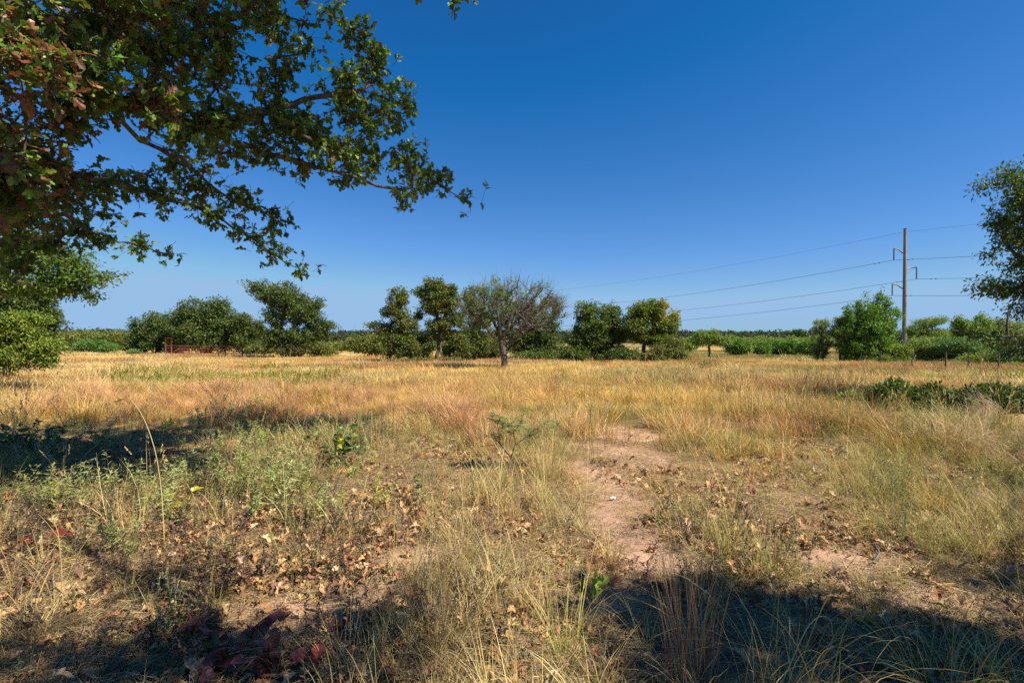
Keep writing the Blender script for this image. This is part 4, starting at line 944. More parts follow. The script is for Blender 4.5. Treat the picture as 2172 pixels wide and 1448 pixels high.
# ================================================================== NEAR PLANTS AS THINGS
def plant(name, label, cat, px, py, V, Fs, mat, tint, group=None, parts=None, v=None, d=None, part='foliage'):
    d = d or dist_of(py); x, y = gxy(px, d); z = float(gz(x, y) + micro(x, y))
    t = thing(name, (x, y, z), label, cat, group)
    obj(part, mesh(part, V, Fs, mat, tint=np.broadcast_to(tint, (len(V), 3)) if np.ndim(tint) == 1 else tint, v=v), t); return t
def feathery_sapling():
    r = np.random.default_rng(300); d = 6.1; x, y = gxy(1086, d); z = float(gz(x, y)); loc = np.array([x, y, z])
    T = blob_targets([(1055, 885, 26, 14), (1090, 905, 36, 24), (1130, 925, 26, 20), (1165, 895, 34, 10), (1185, 915, 20, 10), (1110, 868, 20, 10), (1050, 930, 20, 20)], d, 80, r, .9)
    W = lambda a, b: px2w(a, b, d)
    A, PR, cnt, tips = grow(T, [[loc, W(1084, 970), W(1092, 945)], [W(1084, 970), W(1060, 940), W(1055, 900)], [W(1092, 945), W(1130, 915), W(1160, 895)]], 300, .06, .2)
    t = thing('mesquite_sapling', tuple(loc), 'feathery bright green mesquite sapling beside the sandy path', 'sapling')
    V, Fs = wood(A, PR, cnt, .0018, .36, .008, 6, 4); obj('stem', mesh('stem', V - loc, Fs, M_TWIG, smooth=True), t)
    C = A[tips]; n = len(C) * 3; dirs = r.normal(0, 1, (n, 3)) * [1, 1, .35]; dirs /= np.linalg.norm(dirs, axis=1, keepdims=True)
    P = []; Dd = []
    for k in range(14):
        side = np.cross(dirs, [0, 0, 1.]); side /= np.linalg.norm(side, axis=1, keepdims=True)
        for s in (-1, 1): P.append(np.repeat(C, 3, 0) + dirs * (.012 + k * .008)); Dd.append(side * s + dirs * .35 + r.normal(0, .08, dirs.shape))
    P = np.concatenate(P); Dd = np.concatenate(Dd)
    V, Ff = place((np.array([(0, 0, 0), (.14, .5, 0), (0, 1, 0), (-.14, .5, 0)], float), np.array([(0, 1, 2), (0, 2, 3)])), P, rotmats(len(P), r, .25, Dd), np.full(len(P), .026))
    obj('leaflets', mesh('leaflets', V - loc, [Ff], M_LEAF, tint=np.tile((.17, .27, .07), (len(V), 1))), t, kind='stuff')
feathery_sapling()
def leafy(name, label, cat, px, py, h, w_, nst, leaf, outline, cols, seed, per=9, fold=.15, cls='leaf', d=None, wts=(3, 2, 1, 1), stemmat=None, up=.4, petiole=.03, fullparts=True):
    """broad leaved low plant: stems plus leaves, each leaf a part"""
    r = np.random.default_rng(seed); d = d or dist_of(py); x, y = gxy(px, d); z = float(gz(x, y) + micro(x, y)); t = thing(name, (x, y, z), label, cat)
    parts = []; P = []; Dd = []
    for s in range(nst):
        a = r.uniform(0, 2 * math.pi); k = np.linspace(0, 1, 6); L_ = w_ * r.uniform(.5, 1.1); H = h * r.uniform(.5, 1.1)
        Q = np.stack([np.cos(a) * L_ * k ** 1.2, np.sin(a) * L_ * k ** 1.2, H * np.sin(k * 1.7)], 1) + r.normal(0, .012, (6, 3)) * k[:, None]
        parts.append(polytube(Q, .0028 - k * .0014, 4, False))
        for j in range(per):
            u = r.uniform(.25, 1); q = np.array([np.interp(u, k, Q[:, i]) for i in range(3)]); dv = r.normal(0, 1, 3) * [1, 1, .3] + [0, 0, up]; dv /= np.linalg.norm(dv)
            P.append(q + dv * petiole * .3); Dd.append(dv)
    V, Fs = join(parts); obj('stem', mesh('stem', V, Fs, stemmat or M_TWIG), t)
    n = len(P); M = rotmats(n, r, .5, np.array(Dd)); c = palette(n, cols, wts, r, .2); S = leaf * r.uniform(.6, 1.2, n)
    lm = [mesh('leaf_blade', *(lambda q: (q[0], [q[1]]))(fan_leaf(outline, fold, cu, seed + i, .01)), M_FALLEN if False else M_LEAFOBJ) for i, cu in enumerate((.2, .5, -.15))]
    from mathutils import Matrix
    for i in range(n):
        o = bpy.data.objects.new('leaf', lm[i % 3]); COL.objects.link(o); o.parent = t
        m = np.eye(4); m[:3, :3] = M[i] * S[i]; m[:3, 3] = P[i]; o.matrix_local = Matrix(m.tolist()); o.color = (*c[i], 1)
    return t
M_LEAFOBJ = leafmat('broad_leaf', useobj=True, trans=.22, rough=.35, spec=.5)
OBOV = [(.02, 0), (.10, .2), (.22, .45), (.20, .55), (.32, .75), (.22, .85), (.16, .97), (.03, 1.0)]
leafy('oak_seedling', 'small glossy green oak seedling at the shade edge by the sandy path', 'seedling', 1255, 1285, .13, .06, 4, .085, OBOV, [(.13, .20, .03), (.20, .26, .035), (.08, .13, .025)], 310, 4, up=1.2)
RED = [(.20, .045, .032), (.25, .07, .045), (.13, .03, .025), (.16, .13, .03)]
leafy('greenbrier_vine', 'large red heart leaved vine lying at the bottom left in the shade', 'vine', 500, 1385, .12, .30, 7, .085, HEART, RED, 311, 6)
leafy('greenbrier_vine', 'dark red leaved vine at the very bottom edge left of centre', 'vine', 600, 1430, .10, .18, 4, .08, HEART, RED, 312, 5)
leafy('greenbrier_vine', 'reddish brown vine at the left edge below the silvery weeds', 'vine', 40, 1190, .12, .35, 6, .075, HEART, [(.20, .04, .03), (.14, .03, .025), (.15, .13, .03)], 313, 6)
leafy('greenbrier_vine', 'green and yellow leaved vine standing in the grass left of the sapling', 'vine', 710, 985, .38, .42, 12, .075, HEART, [(.07, .13, .03), (.10, .17, .03), (.38, .36, .03), (.05, .09, .02)], 314, 10)
leafy('greenbrier_vine', 'dark green low vine tangle at the left edge under the shade', 'vine', 75, 960, .36, .62, 30, .07, HEART, [(.07, .15, .03), (.10, .18, .04), (.05, .10, .025)], 315, 10)
leafy('greenbrier_vine', 'single yellow and green leaved creeper among the silvery weeds', 'vine', 385, 1090, .2, .2, 4, .08, HEART, [(.40, .36, .03), (.14, .18, .03), (.3, .28, .03)], 316, 4)
leafy('greenbrier_vine', 'yellow leaved sprig beside the tall lone grass stem', 'vine', 150, 1075, .22, .2, 3, .08, HEART, [(.42, .38, .03), (.16, .18, .03)], 317, 3)
bush('dark leafy low shrub, left clump of the shaded strip at the right', 1885, 11.4, [(1888, 838, 36, 22), (1905, 818, 14, 12)], 110, .08, 22, .15, GREENS, 320, tmpl=fan_leaf(OAK_LO, .1, .2), ragged=False)
bush('dark leafy low shrub, middle clump of the shaded strip at the right', 1975, 11.2, [(1970, 844, 50, 22), (1985, 828, 12, 12), (1930, 848, 30, 16)], 140, .08, 22, .15, DARKOAK, 321, tmpl=fan_leaf(OAK_LO, .1, .2), ragged=False)
bush('dark leafy low shrub, right clump of the shaded strip at the right', 2080, 11, [(2050, 848, 54, 24), (2115, 846, 54, 28), (2100, 832, 24, 12), (2180, 848, 50, 30)], 280, .08, 22, .15, DARKOAK, 322, tmpl=fan_leaf(OAK_LO, .1, .2), ragged=False)
bush('thin brownish low shrub trailing left from the shaded strip', 1815, 11.8, [(1815, 842, 36, 9)], 36, .065, 14, .13, OLV, 323, barkm=M_TWIG)

def tuft(name, label, px, py, n, h, tint, seed, lean=.35, curve=.9, spread=.09, wd=.004, group=None, segs=5, cat='grass tuft', **kw):
    V, Fs, v, pts = blades(n, h, wd, spread, lean, curve, seed, segs=segs, **kw)
    return plant(name, label, cat, px, py, V, Fs, M_LEAF, np.array(tint), group, v=v, part='blades')
tuft('grass_tuft', 'rusty red brown grass tuft at the edge of the shade beside the sandy path', 1290, 1205, 120, .24, (.30, .15, .08), 330, .7, .5, .07, .0025)
tuft('grass_tuft', 'blond bunch of tall dry grass on the left bank of the sandy path', 1165, 1015, 260, .52, STRAW * .9, 331, .45, .5, .16, .004)
tuft('grass_tuft', 'orange tipped grass tuft among the green grass at the right', 1985, 1085, 90, .34, (.50, .30, .05), 332, .4, .6, .10, .004)
tuft('grass_tuft', 'loose arching green straw coloured grass clump at the bottom right edge', 2010, 1475, 70, .62, (.44, .36, .13), 333, .45, 1.5, .12, .004, segs=8)
tuft('grass_tuft', 'long arching grass clump at the bottom right with curled pale tips', 1690, 1480, 60, .66, (.46, .38, .14), 334, .40, 1.6, .14, .004, segs=8)
tuft('grass_tuft', 'reddish upright stems at the bottom, right of centre', 1470, 1455, 90, .52, (.36, .20, .12), 335, .12, .25, .12, .0035)
tuft('grass_tuft', 'green based grass clump at the bottom centre in the sun', 1200, 1400, 110, .40, (.38, .35, .11), 336, .4, .8, .10, .0035)
tuft('grass_tuft', 'thin arching clump in the shade left of the bottom centre', 740, 1430, 70, .42, (.42, .36, .16), 337, .5, 1.4, .10, .003, segs=7)
tuft('grass_tuft', 'pale dry clump spilling out at the lower left', 60, 1350, 120, .36, STRAW * .95, 338, .8, 1.0, .12, .0035)
tuft('grass_tuft', 'tall thin straw clump left of the bottom centre in the sun', 905, 1370, 110, .48, STRAW * .95, 339, .25, .6, .12, .003)
def lone_stem(label, P, rad, tint, head=True, seed=1):
    P = np.array(P); k = np.linspace(0, len(P) - 1, 24); Q = np.stack([np.interp(k, range(len(P)), P[:, i]) for i in range(3)], 1)
    for _ in range(4): Q[1:-1] = (Q[:-2] + Q[1:-1] * 2 + Q[2:]) / 4
    V, Fs = polytube(Q - Q[0], np.linspace(rad, rad * .35, 24), 5); t = thing('tall_grass', tuple(Q[0]), label, 'grass'); obj('stalk', mesh('stalk', V, Fs, M_LEAF, tint=np.tile(tint, (len(V), 1))), t)
    if head:
        r = np.random.default_rng(seed); n = 60; u = r.uniform(.86, 1, n); q = np.stack([np.interp(u * 23, range(24), Q[:, i]) for i in range(3)], 1) - Q[0]; d = (Q[-1] - Q[-4]); d /= np.linalg.norm(d)
        V, Ff = place((np.array([(0, 0, 0), (.12, .5, 0), (0, 1, 0), (-.12, .5, 0)], float), np.array([(0, 1, 2), (0, 2, 3)])), q, rotmats(n, r, 1, d + r.normal(0, .4, (n, 3)) + [0, 0, -.3]), np.full(n, .03)); obj('seed_head', mesh('seed_head', V, [Ff], M_LEAF, tint=np.tile(tint, (len(V), 1))), t)
W = px2w
lone_stem('tall pale bent grass stem rising alone over the silvery weeds', [W(346, 1165, 3.85), W(342, 1050, 3.9), W(330, 960, 3.95), W(305, 885, 4.0), W(272, 838, 4.05), W(245, 850, 4.1)], .0042, (.52, .42, .18), seed=1)
lone_stem('shorter straw stem left of the tall bent stem', [W(128, 1290, 3.0), W(126, 1200, 3.02), W(120, 1130, 3.05), W(108, 1100, 3.1)], .003, (.48, .38, .18), seed=2)
lone_stem('thin dark upright stem in the sunny centre foreground', [W(1180, 1200, 3.5), W(1182, 1100, 3.5), W(1178, 1010, 3.55), W(1185, 960, 3.6)], .002, (.28, .26, .08), False, 3)
lone_stem('curled pale grass tip hooking over in the bottom right shade', [W(1640, 1500, 2.2), W(1690, 1390, 2.25), W(1715, 1330, 2.3), W(1745, 1305, 2.33), W(1768, 1315, 2.35), W(1770, 1350, 2.36)], .0028, (.55, .48, .28), False, 4)
lone_stem('long pale stalk leaning out to the right along the bottom edge', [W(1840, 1448, 2.3), W(1870, 1430, 2.32), W(1905, 1410, 2.35), W(1935, 1402, 2.38), W(1942, 1410, 2.4)], .0028, (.58, .5, .24), False, 5)
def stick(label, P, rad, seed=1, mat=None):
    P = [np.array(p, float) for p in P]; Q = np.array([(p[0], p[1], float(gz(p[0], p[1]) + micro(p[0], p[1])) + rad * .8 + p[2]) for p in P])
    V, Fs = polytube(Q - Q[0], np.linspace(rad, rad * .5, len(Q)), 7); t = thing('fallen_stick', tuple(Q[0]), label, 'stick'); obj('shaft', mesh('shaft', V, Fs, mat or M_TWIG, smooth=True), t)
    m = len(Q) // 2; V, Fs = polytube([Q[m] - Q[0], Q[m] - Q[0] + [.05, .08, .03]], [rad * .5, rad * .25], 5); obj('side_twig', mesh('side_twig', V, Fs, mat or M_TWIG), t)
G = lambda px, py, h=0: (*gxy(px, dist_of(py)), h)
stick('grey stick lying on the sand at the bottom centre', [G(1000, 1432), G(1060, 1408), G(1110, 1398, .01), G(1160, 1385), G(1215, 1368)], .009)
stick('short dark upright twig stub beside the bottom centre stick', [G(1128, 1385, 0), G(1132, 1378, .04), G(1133, 1372, .09)], .006)
stick('forked grey driftwood piece on the sand at the right', [G(1858, 1200), G(1866, 1190, .03), G(1868, 1180, .02), G(1858, 1172, .05)], .011, mat=M_GREYBARK)
stick('long thin stick in the shade at the lower right', [G(1930, 1280), G(1990, 1300), G(2060, 1330, .01), G(2130, 1350)], .007)
stick('thin grey branch lying at the left edge over the vine', [G(-20, 945, .25), G(40, 940, .22), G(90, 938, .18)], .006, mat=M_GREYBARK)
stick('pale dry branch low in the left shade', [G(-20, 990, .05), G(30, 985, .08), G(70, 975, .1)], .005, mat=M_GREYBARK)
def scrap(label, px, py, s, seed):
    r = np.random.default_rng(seed); d = dist_of(py); x, y = gxy(px, d); z = float(gz(x, y) + micro(x, y)); t = thing('paper_scrap', (x, y, z), label, 'litter')
    g = np.linspace(-1, 1, 4); X, Y = np.meshgrid(g, g); V = np.stack([X.ravel() * s + r.normal(0, s * .2, 16), Y.ravel() * s * .6 + r.normal(0, s * .15, 16), r.uniform(.002, s * .7, 16)], 1)
    V = np.concatenate([V, V - [0, 0, .002]]); f = [(i * 4 + j, i * 4 + j + 1, i * 4 + j + 5, i * 4 + j + 4) for i in range(3) for j in range(3)]; f = f + [tuple(q + 16 for q in c[::-1]) for c in f]
    obj('sheet', mesh('sheet', V, [np.array(f)], M_WHITE), t)
scrap('small crumpled white scrap standing up on the sandy path', 1300, 1060, .028, 1)
scrap('flat white scrap on the shaded sand near the bottom', 1288, 1306, .024, 2)
scrap('pale flat scrap in the dry grass right of the sandy path', 1440, 1032, .035, 3)
scrap('whitish scrap in the shade at the bottom right corner', 2025, 1425, .022, 4)

# ================================================================== GROUND COVER (uncountable)
r = np.random.default_rng(400)
def pz(x, y): return gz(x, y) + micro(x, y) - .02 * bare(x, y)
def pxof(x, y): return CX + x / np.maximum(y, .3) * F
def pyof(x, y): return HY + (CAMZ - gz(x, y)) / np.maximum(y, .3) * F
def mixc(a, b, t): return a * (1 - np.asarray(t)[:, None]) + b * np.asarray(t)[:, None]
def forbm(x, y):
    px, py = pxof(x, y), pyof(x, y)
    return ss(180, 260, px) * (1 - ss(700, 790, px)) * np.exp(-(((py - 812)) / 20) ** 2) * ss(.36, .56, fbm(x * .35, y * .5, 160))
def shrubm(x, y):
    px, py = pxof(x, y), pyof(x, y)
    return ss(1830, 1880, px) * ss(812, 826, py) * (1 - .35 * ss(878, 890, py)) * (1 - ss(915, 950, py))
def thin(x, y, keep):
    k = r.uniform(0, 1, len(x)) < keep; return x[k], y[k]
def full(n, d0, d1): return cone_points(int(n * 1.12) if d1 < 12 else n, d0, d1, r, 70 if d1 < 12 else 62)

# straw bits lying flat
def flat_straw(seed, n=70, rad=.24, ln=.09, wd=.0028):
    q = np.random.default_rng(seed); a = q.uniform(0, 2 * math.pi, n); rr = rad * np.sqrt(q.uniform(0, 1, n)); th = q.uniform(0, 2 * math.pi, n); L_ = ln * q.uniform(.3, 1.5, n)
    c = np.stack([np.cos(a) * rr, np.sin(a) * rr, q.uniform(.002, .022, n)], 1); dv = np.stack([np.cos(th), np.sin(th), q.normal(0, .22, n)], 1) * L_[:, None] / 2; sd = np.stack([-np.sin(th), np.cos(th), q.normal(0, .5, n)], 1) * wd / 2
    md = c + np.stack([-np.sin(th), np.cos(th), 0 * th], 1) * (L_ * q.normal(0, .12, n))[:, None]
    V = np.stack([c - dv - sd, c - dv + sd, md + sd, md - sd, c + dv + sd * .6, c + dv - sd * .6], 1).reshape(-1, 3)
    f = (np.array([(0, 1, 2, 3), (3, 2, 4, 5)])[None] + (np.arange(n) * 6)[:, None, None]).reshape(-1, 4)
    vv = np.repeat(q.uniform(.45, 1.25, n), 6); return V, [f], np.stack([vv, vv * .97, vv * .92], 1)
SP = [proto('straw_%d' % i, *(lambda q: (q[0], q[1], M_GRASS, q[2]))(flat_straw(i, 80, .25, .10))) for i in range(4)]
x, y = full(9500, .9, 11); b = bare(x, y); x, y = thin(x, y, .25 + .75 * (1 - b)); b = bare(x, y)
n = len(x); tint = mixc(np.tile(STRAW * .9, (n, 1)), np.tile(np.array([.22, .17, .12]), (n, 1)), r.uniform(0, .9, n))
scatter('straw_litter', 'broken dry straw and dead stems strewn over the soil', 'dry litter', SP, np.stack([x, y, pz(x, y)], 1), rand_rot(n, r, .05), np.repeat(r.uniform(.6, 1.2, (n, 1)), 3, 1), tint, r.integers(0, 4, n))

# curled fallen oak leaves
def curled(seed):
    q = np.random.default_rng(seed); V, Ff = fan_leaf(OAK if seed % 2 else OAK_LO, .25 + .25 * q.uniform(), q.uniform(.1, .7), seed, .03)
    V = V - [0, .5, 0]; tw = q.normal(0, .5); V[:, 2] += V[:, 0] * V[:, 1] * tw + .04 * np.sin(V[:, 1] * 7 + seed); V[:, 2] -= V[:, 2].min(); return V, Ff
CL = [curled(i) for i in range(8)]
LP = [proto('fallen_%d' % i, V, [Ff], M_LITTER) for i, (V, Ff) in enumerate(CL)]
def litter_density(x, y):
    px = pxof(x, y); py = pyof(x, y); b = bare(x, y); nz = fbm(x * 1.6, y * 1.6, 95)
    d = ss(.38, .62, nz) * .55
    d = d + .9 * ss(200, 450, px) * (1 - ss(820, 950, px)) * ss(1040, 1120, py)
    d = d + .9 * np.exp(-((px - 1560) / 110) ** 2 - ((py - 1165) / 45) ** 2) + .8 * np.exp(-((px - 1800) / 160) ** 2 - ((py - 1150) / 35) ** 2)
    d = d + .5 * ss(1700, 1900, px) * ss(1180, 1260, py) + .35 * (1 - ss(0, 300, px)) * ss(1100, 1200, py)
    return np.clip(d * (1 - .75 * b) * (.4 + .9 * nz) * (1 - ss(7, 10, y)), 0, 1)
x, y = full(60000, .9, 10.5); x, y = thin(x, y, litter_density(x, y)); n = len(x)
TAN = [(.38, .22, .10), (.44, .29, .15), (.29, .15, .07), (.19, .085, .045), (.50, .37, .23), (.15, .09, .06)]
tint = palette(n, TAN, (4, 3, 3, 2, 1, 1.5), r, .18); rot = rand_rot(n, r, .27); S = .062 * r.uniform(.45, 1.7, n); idx = r.integers(0, 8, n)
px, py = pxof(x, y), pyof(x, y); inf = (px > 0) & (px < 2172) & (py < 1446) & (y > 1)
score = np.where(inf, S / np.hypot(y, 1.6), 0); pick = np.argsort(-score)[:300]; rest = np.ones(n, bool); rest[pick] = False
Z = pz(x, y)
FM = [mesh('fallen_leaf', V, [Ff], M_FALLEN) for V, Ff in CL]
for i in pick:
    o = bpy.data.objects.new('fallen_leaf', FM[idx[i]]); COL.objects.link(o); o.location = (x[i], y[i], Z[i] + .002); o.rotation_euler = rot[i] * [.6, .6, 1]; o.scale = (S[i],) * 3; o.color = (*tint[i], 1)
    o['label'] = 'curled tan fallen oak leaf lying loose on the near ground'; o['category'] = 'leaf'; o['group'] = 'fallen oak leaves on the near ground'
scatter('leaf_litter', 'layer of smaller and farther fallen tan oak leaves', 'leaf litter', LP, np.stack([x, y, Z], 1)[rest], rot[rest], np.repeat(S[rest, None], 3, 1), tint[rest], idx[rest])

def clod(seed):
    q = np.random.default_rng(seed); V = np.array([(x, y, z) for x in (-1, 1) for y in (-1, 1) for z in (-.3, .7)], float) * q.uniform(.5, 1.1, (8, 3)); V = np.concatenate([V, [[0, 0, 1.0]]])
    return V, [np.array([(0, 1, 3, 2), (4, 6, 7, 5), (0, 4, 5, 1), (2, 3, 7, 6)]), np.array([(1, 5, 8), (5, 7, 8), (7, 3, 8), (3, 1, 8)])]
CP = [proto('clod_%d' % i, clod(i)[0], clod(i)[1], M_GRASS) for i in range(4)]
x, y = full(16000, 1.0, 10); k = r.uniform(0, 1, len(x)) < .12 + .8 * bare(x, y) * ss(.4, .6, fbm(x * 3, y * 3, 172)); x, y = x[k], y[k]; n = len(x)
scatter('soil_crumbs', 'small crumbs of soil, grit and gravel on the bare patches', 'gravel', CP, np.stack([x, y, pz(x, y)], 1), rand_rot(n, r, .4), np.repeat(r.uniform(.002, .0075, (n, 1)) * r.uniform(.6, 1.4, (n, 1)), 3, 1), palette(n, [(.36, .23, .15), (.26, .17, .12), (.45, .34, .25), (.16, .11, .08)], (3, 2, 1, 1), r, .15), r.integers(0, 4, n))

# grass prototypes
def gp(name, *a, **k):
    V, Fs, v, _ = blades(*a, **k); return proto(name, V, Fs, M_GRASS, v)
FINE = [gp('fine_%d' % i, 42, .20, .0028, .06, .35, .9, 500 + i, segs=4, hvar=.45) for i in range(5)]
WISP = [gp('wisp_%d' % i, 20, .34, .0026, .07, .20, .8, 520 + i, segs=5, hvar=.4) for i in range(4)]
BUNCH = [gp('bunch_%d' % i, 150, .50, .0055, .16, .45, 1.3, 540 + i, segs=5, hvar=.3, bias=2.6, biasw=.45) for i in range(4)]
SEED = [proto('seed_%d' % i, *(lambda q: (q[0], q[1], M_GRASS, q[2]))(seeded(9, .55, 560 + i))) for i in range(3)]
MID = [gp('mid_%d' % i, 110, .30, .006, .26, .35, .9, 580 + i, segs=3, hvar=.4) for i in range(4)]
FARP = [gp('far_%d' % i, 260, .30, .013, .75, .4, .9, 600 + i, segs=3, hvar=.35) for i in range(4)]
VFAR = [gp('vfar_%d' % i, 240, .36, .04, 2.2, .35, .7, 620 + i, segs=2, hvar=.4) for i in range(3)]
DEAD = [proto('dead_%d' % i, *(lambda q: (q[0], q[1], M_GRASS, q[2]))(forb(640 + i, .24, 3, .018, 26, lance=[(.02, 0), (.25, .4), (.1, 1)], lean=.3, stemr=.0016, vst=(.8, .75, .7), leafv=(.5, 1.3)))) for i in range(4)]
SILV = [proto('silver_%d' % i, *(lambda q: (q[0], q[1], M_GRASS, q[2]))(forb(660 + i, .34, 3, .055, 34, lean=.45, stemr=.002, vst=(.8, .75, .6), lw=.95, leafv=(.75, 1.3), spread=.04))) for i in range(5)]
YFORB = [proto('yforb_%d' % i, *(lambda q: (q[0], q[1], M_GRASS, q[2]))(forb(680 + i, .45, 14, .045, 30, lance=[(.05, 0), (.3, .35), (.28, .7), (0, 1)], lean=.35, stemr=.004, vst=(.6, .55, .6), spread=.3))) for i in range(3)]
ERECT = [gp('erect_%d' % i, 16, .42, .0055, .25, .08, .15, 700 + i, segs=3, hvar=.3) for i in range(3)]
RFORB = [proto('rforb_%d' % i, *(lambda q: (q[0], q[1], M_GRASS, q[2]))(forb(720 + i, .55, 9, .045, 34, lance=LANCE, lean=.75, stemr=.0022, vst=(.8, .8, .6), lw=.5, spread=.14))) for i in range(4)]

def emit(name, label, cat, protos, x, y, tilt, s0, s1, tint, zs=None, az=None):
    n = len(x); s = r.uniform(s0, s1, n)[:, None] * np.ones((1, 3))
    if zs is not None: s[:, 2] *= zs
    s = s * (.42 + .85 * ss(.25, .75, fbm(x * .8 + 3, y * .8, 171)))[:, None]
    rot = rand_rot(n, r, tilt)
    if az is not None: rot[:, 2] = np.where(r.uniform(0, 1, n) < .5, az + r.normal(0, .6, n), rot[:, 2])
    tint = tint * (1 + r.normal(0, .17, (n, 1))) * (1 + r.normal(0, .05, (n, 3)))
    scatter(name, label, cat, protos, np.stack([x, y, pz(x, y) - .005], 1), rot, s, np.clip(tint, .01, .9), r.integers(0, len(protos), n))

# --- near field (to 8 m): fine dry tufts, wisps, dead weeds, silvery weeds
def edge_soft(x, y): return 1 - bare(x, y)
x, y = full(7600, .9, 9.5); px, py = pxof(x, y), pyof(x, y); nz = fbm(x * .9, y * .9, 110)
den = edge_soft(x, y) ** 1.3 * (.25 + .75 * ss(.36, .56, nz)) * (.28 + .72 * ss(780, 960, px)) * (.7 + .3 * ss(3, 6, y))
den = den * (1 - .7 * ss(1225, 1275, py) * ss(1250, 1350, px)) * (1 - .5 * ss(1150, 1250, py) * (1 - ss(700, 850, px)))
k = r.uniform(0, 1, len(x)) < den; x, y = x[k], y[k]; px = px[k]
t = mixc(np.tile(STRAW * .95, (len(x), 1)), np.tile(np.array([.36, .31, .10]), (len(x), 1)), np.clip(fbm(x * .7, y * .7, 112) * 1.6 - .3 + .3 * ss(1300, 2000, px), 0, 1))
emit('short_grass', 'short thin dry grass tufts over the near ground', 'grass', FINE, x, y, .15, .45, 1.15, t)
x, y = full(2300, 1.2, 9); px, py = pxof(x, y), pyof(x, y)
den = edge_soft(x, y) ** 2 * (.12 + .6 * np.exp(-((px - 1000) / 190) ** 2) + .16 * ss(1420, 1540, px) * (1 - ss(1250, 1330, py)))
k = r.uniform(0, 1, len(x)) < den; x, y = x[k], y[k]
t = mixc(np.tile(STRAW, (len(x), 1)), np.tile(np.array([.38, .38, .12]), (len(x), 1)), r.uniform(0, 1, len(x)) * .8)
emit('wispy_grass', 'tall thin wispy pale grass in the near centre', 'grass', WISP, x, y, .15, .6, 1.25, t)
x, y = full(4600, 1.6, 8.5); px, py = pxof(x, y), pyof(x, y)
den = (.12 + .75 * (1 - ss(1000, 1150, px))) * edge_soft(x, y) * (.3 + .7 * fbm(x, y, 114)) * (1 - .5 * ss(1040, 1000, py)) + .25 * ss(1380, 1460, px) * (1 - ss(1600, 1750, px)) * ss(1020, 1100, py)
k = r.uniform(0, 1, len(x)) < den; x, y = x[k], y[k]; n = len(x)
emit('dead_weeds', 'thin dark dead weeds standing in the leaf litter', 'weeds', DEAD, x, y, .18, .5, 1.25, palette(n, [(.17, .12, .085), (.24, .17, .11), (.10, .075, .055), (.20, .20, .09)], (3, 2, 2, 1), r, .15))
x, y = full(3000, 2.6, 11.5); px, py = pxof(x, y), pyof(x, y)
den = (1 - ss(650, 860, px)) * ss(1240, 1120, py) * (.15 + .9 * ss(.38, .6, fbm(x * .8, y * .8, 116))) + .10 * (1 - ss(850, 1000, px)) * ss(3, 5, y)
den = np.where(py > 1150, den * .5, den) * (.75 + .25 * ss(940, 1000, py))
k = r.uniform(0, 1, len(x)) < den; x, y = x[k], y[k]; n = len(x); px, py = pxof(x, y), pyof(x, y)
inf = (px > 20) & (px < 2150) & (py < 1440); big = np.argsort(-np.where(inf, 1 / y, 0))[:40]; rest = np.ones(n, bool); rest[big] = False
SC_T = palette(n, [(.26, .28, .10), (.31, .33, .14), (.20, .23, .075), (.32, .32, .085)], (3, 2, 2, 1), r, .12)
emit('silvery_weeds', 'silvery green narrow leaved weeds filling the left foreground', 'weeds', SILV, x[rest], y[rest], .2, .6, 1.25, SC_T[rest])
M_SW = leafmat('silvery_weed_leaf', useobj=True, trans=.25, rough=.6, spec=.3)
SWM = []
for i in range(5):
    q = forb(660 + i, .34, 3, .055, 34, lean=.45, stemr=.002, vst=(.8, .75, .6), lw=.95, leafv=(.75, 1.3), spread=.04); SWM.append(mesh('silvery_weed', q[0], q[1], M_SW, v=q[2]))
for j, i in enumerate(big):
    o = bpy.data.objects.new('silvery_weed', SWM[j % 5]); COL.objects.link(o); o.location = (x[i], y[i], float(pz(x[i], y[i]))); s = r.uniform(.8, 1.25); o.scale = (s, s, s); o.rotation_euler = (r.normal(0, .15), r.normal(0, .15), r.uniform(0, 6.28)); o.color = (*SC_T[i], 1)
    o['label'] = 'silvery green narrow leaved weed in the near left ground'; o['category'] = 'weed'; o['group'] = 'nearest silvery weeds in the left foreground'

# --- middle distance 6..22 m
def midtint(x, y):
    px, py = pxof(x, y), pyof(x, y); n = len(x)
    t = mixc(np.tile(GOLD, (n, 1)), np.tile(STRAW, (n, 1)), ss(.4, .65, fbm(x * .35, y * .35, 120)))
    t = mixc(t, np.tile(BROWN * 1.1, (n, 1)), ss(.46, .6, fbm(x * .25 + 9, y * .4, 122)) * .8)
    t = mixc(t, np.tile(OLIVE * 1.3, (n, 1)), ss(.5, .7, fbm(x * .2 + 4, y * .5, 124)) * .6 * ss(900, 1300, px))
    t = mixc(t, np.tile(np.array([.34, .34, .10]), (n, 1)), .6 * ss(1700, 1900, px) * (1 - ss(9, 14, y)))
    return t
x, y = full(15000, 5.2, 24); px, py = pxof(x, y), pyof(x, y)
left = 1 - ss(1000, 1250, px)
den = (1 - bare(x, y)) ** 1.5 * (ss(5.2, 9, y - left * 3.6 + 1.6 * fbm(x, y, 130))) * (.2 + .8 * ss(.35, .58, fbm(x * .9, y * .9, 131))) * (1 - .9 * forbm(x, y)) * (1 - 1.0 * shrubm(x, y))
k = r.uniform(0, 1, len(x)) < den; x, y = x[k], y[k]
emit('pasture_grass', 'golden dry pasture grass of the middle distance', 'grass', MID, x, y, .1, .55, 1.15, midtint(x, y))
x, y = full(4200, 6.5, 19); px, py = pxof(x, y), pyof(x, y)
den = (1 - ss(1050, 1250, px)) * ss(8.4, 11, y + .0028 * (px - 400)) * ss(18, 14, y) * (.35 + .65 * ss(.35, .55, fbm(x * .5, y * .5, 133)))
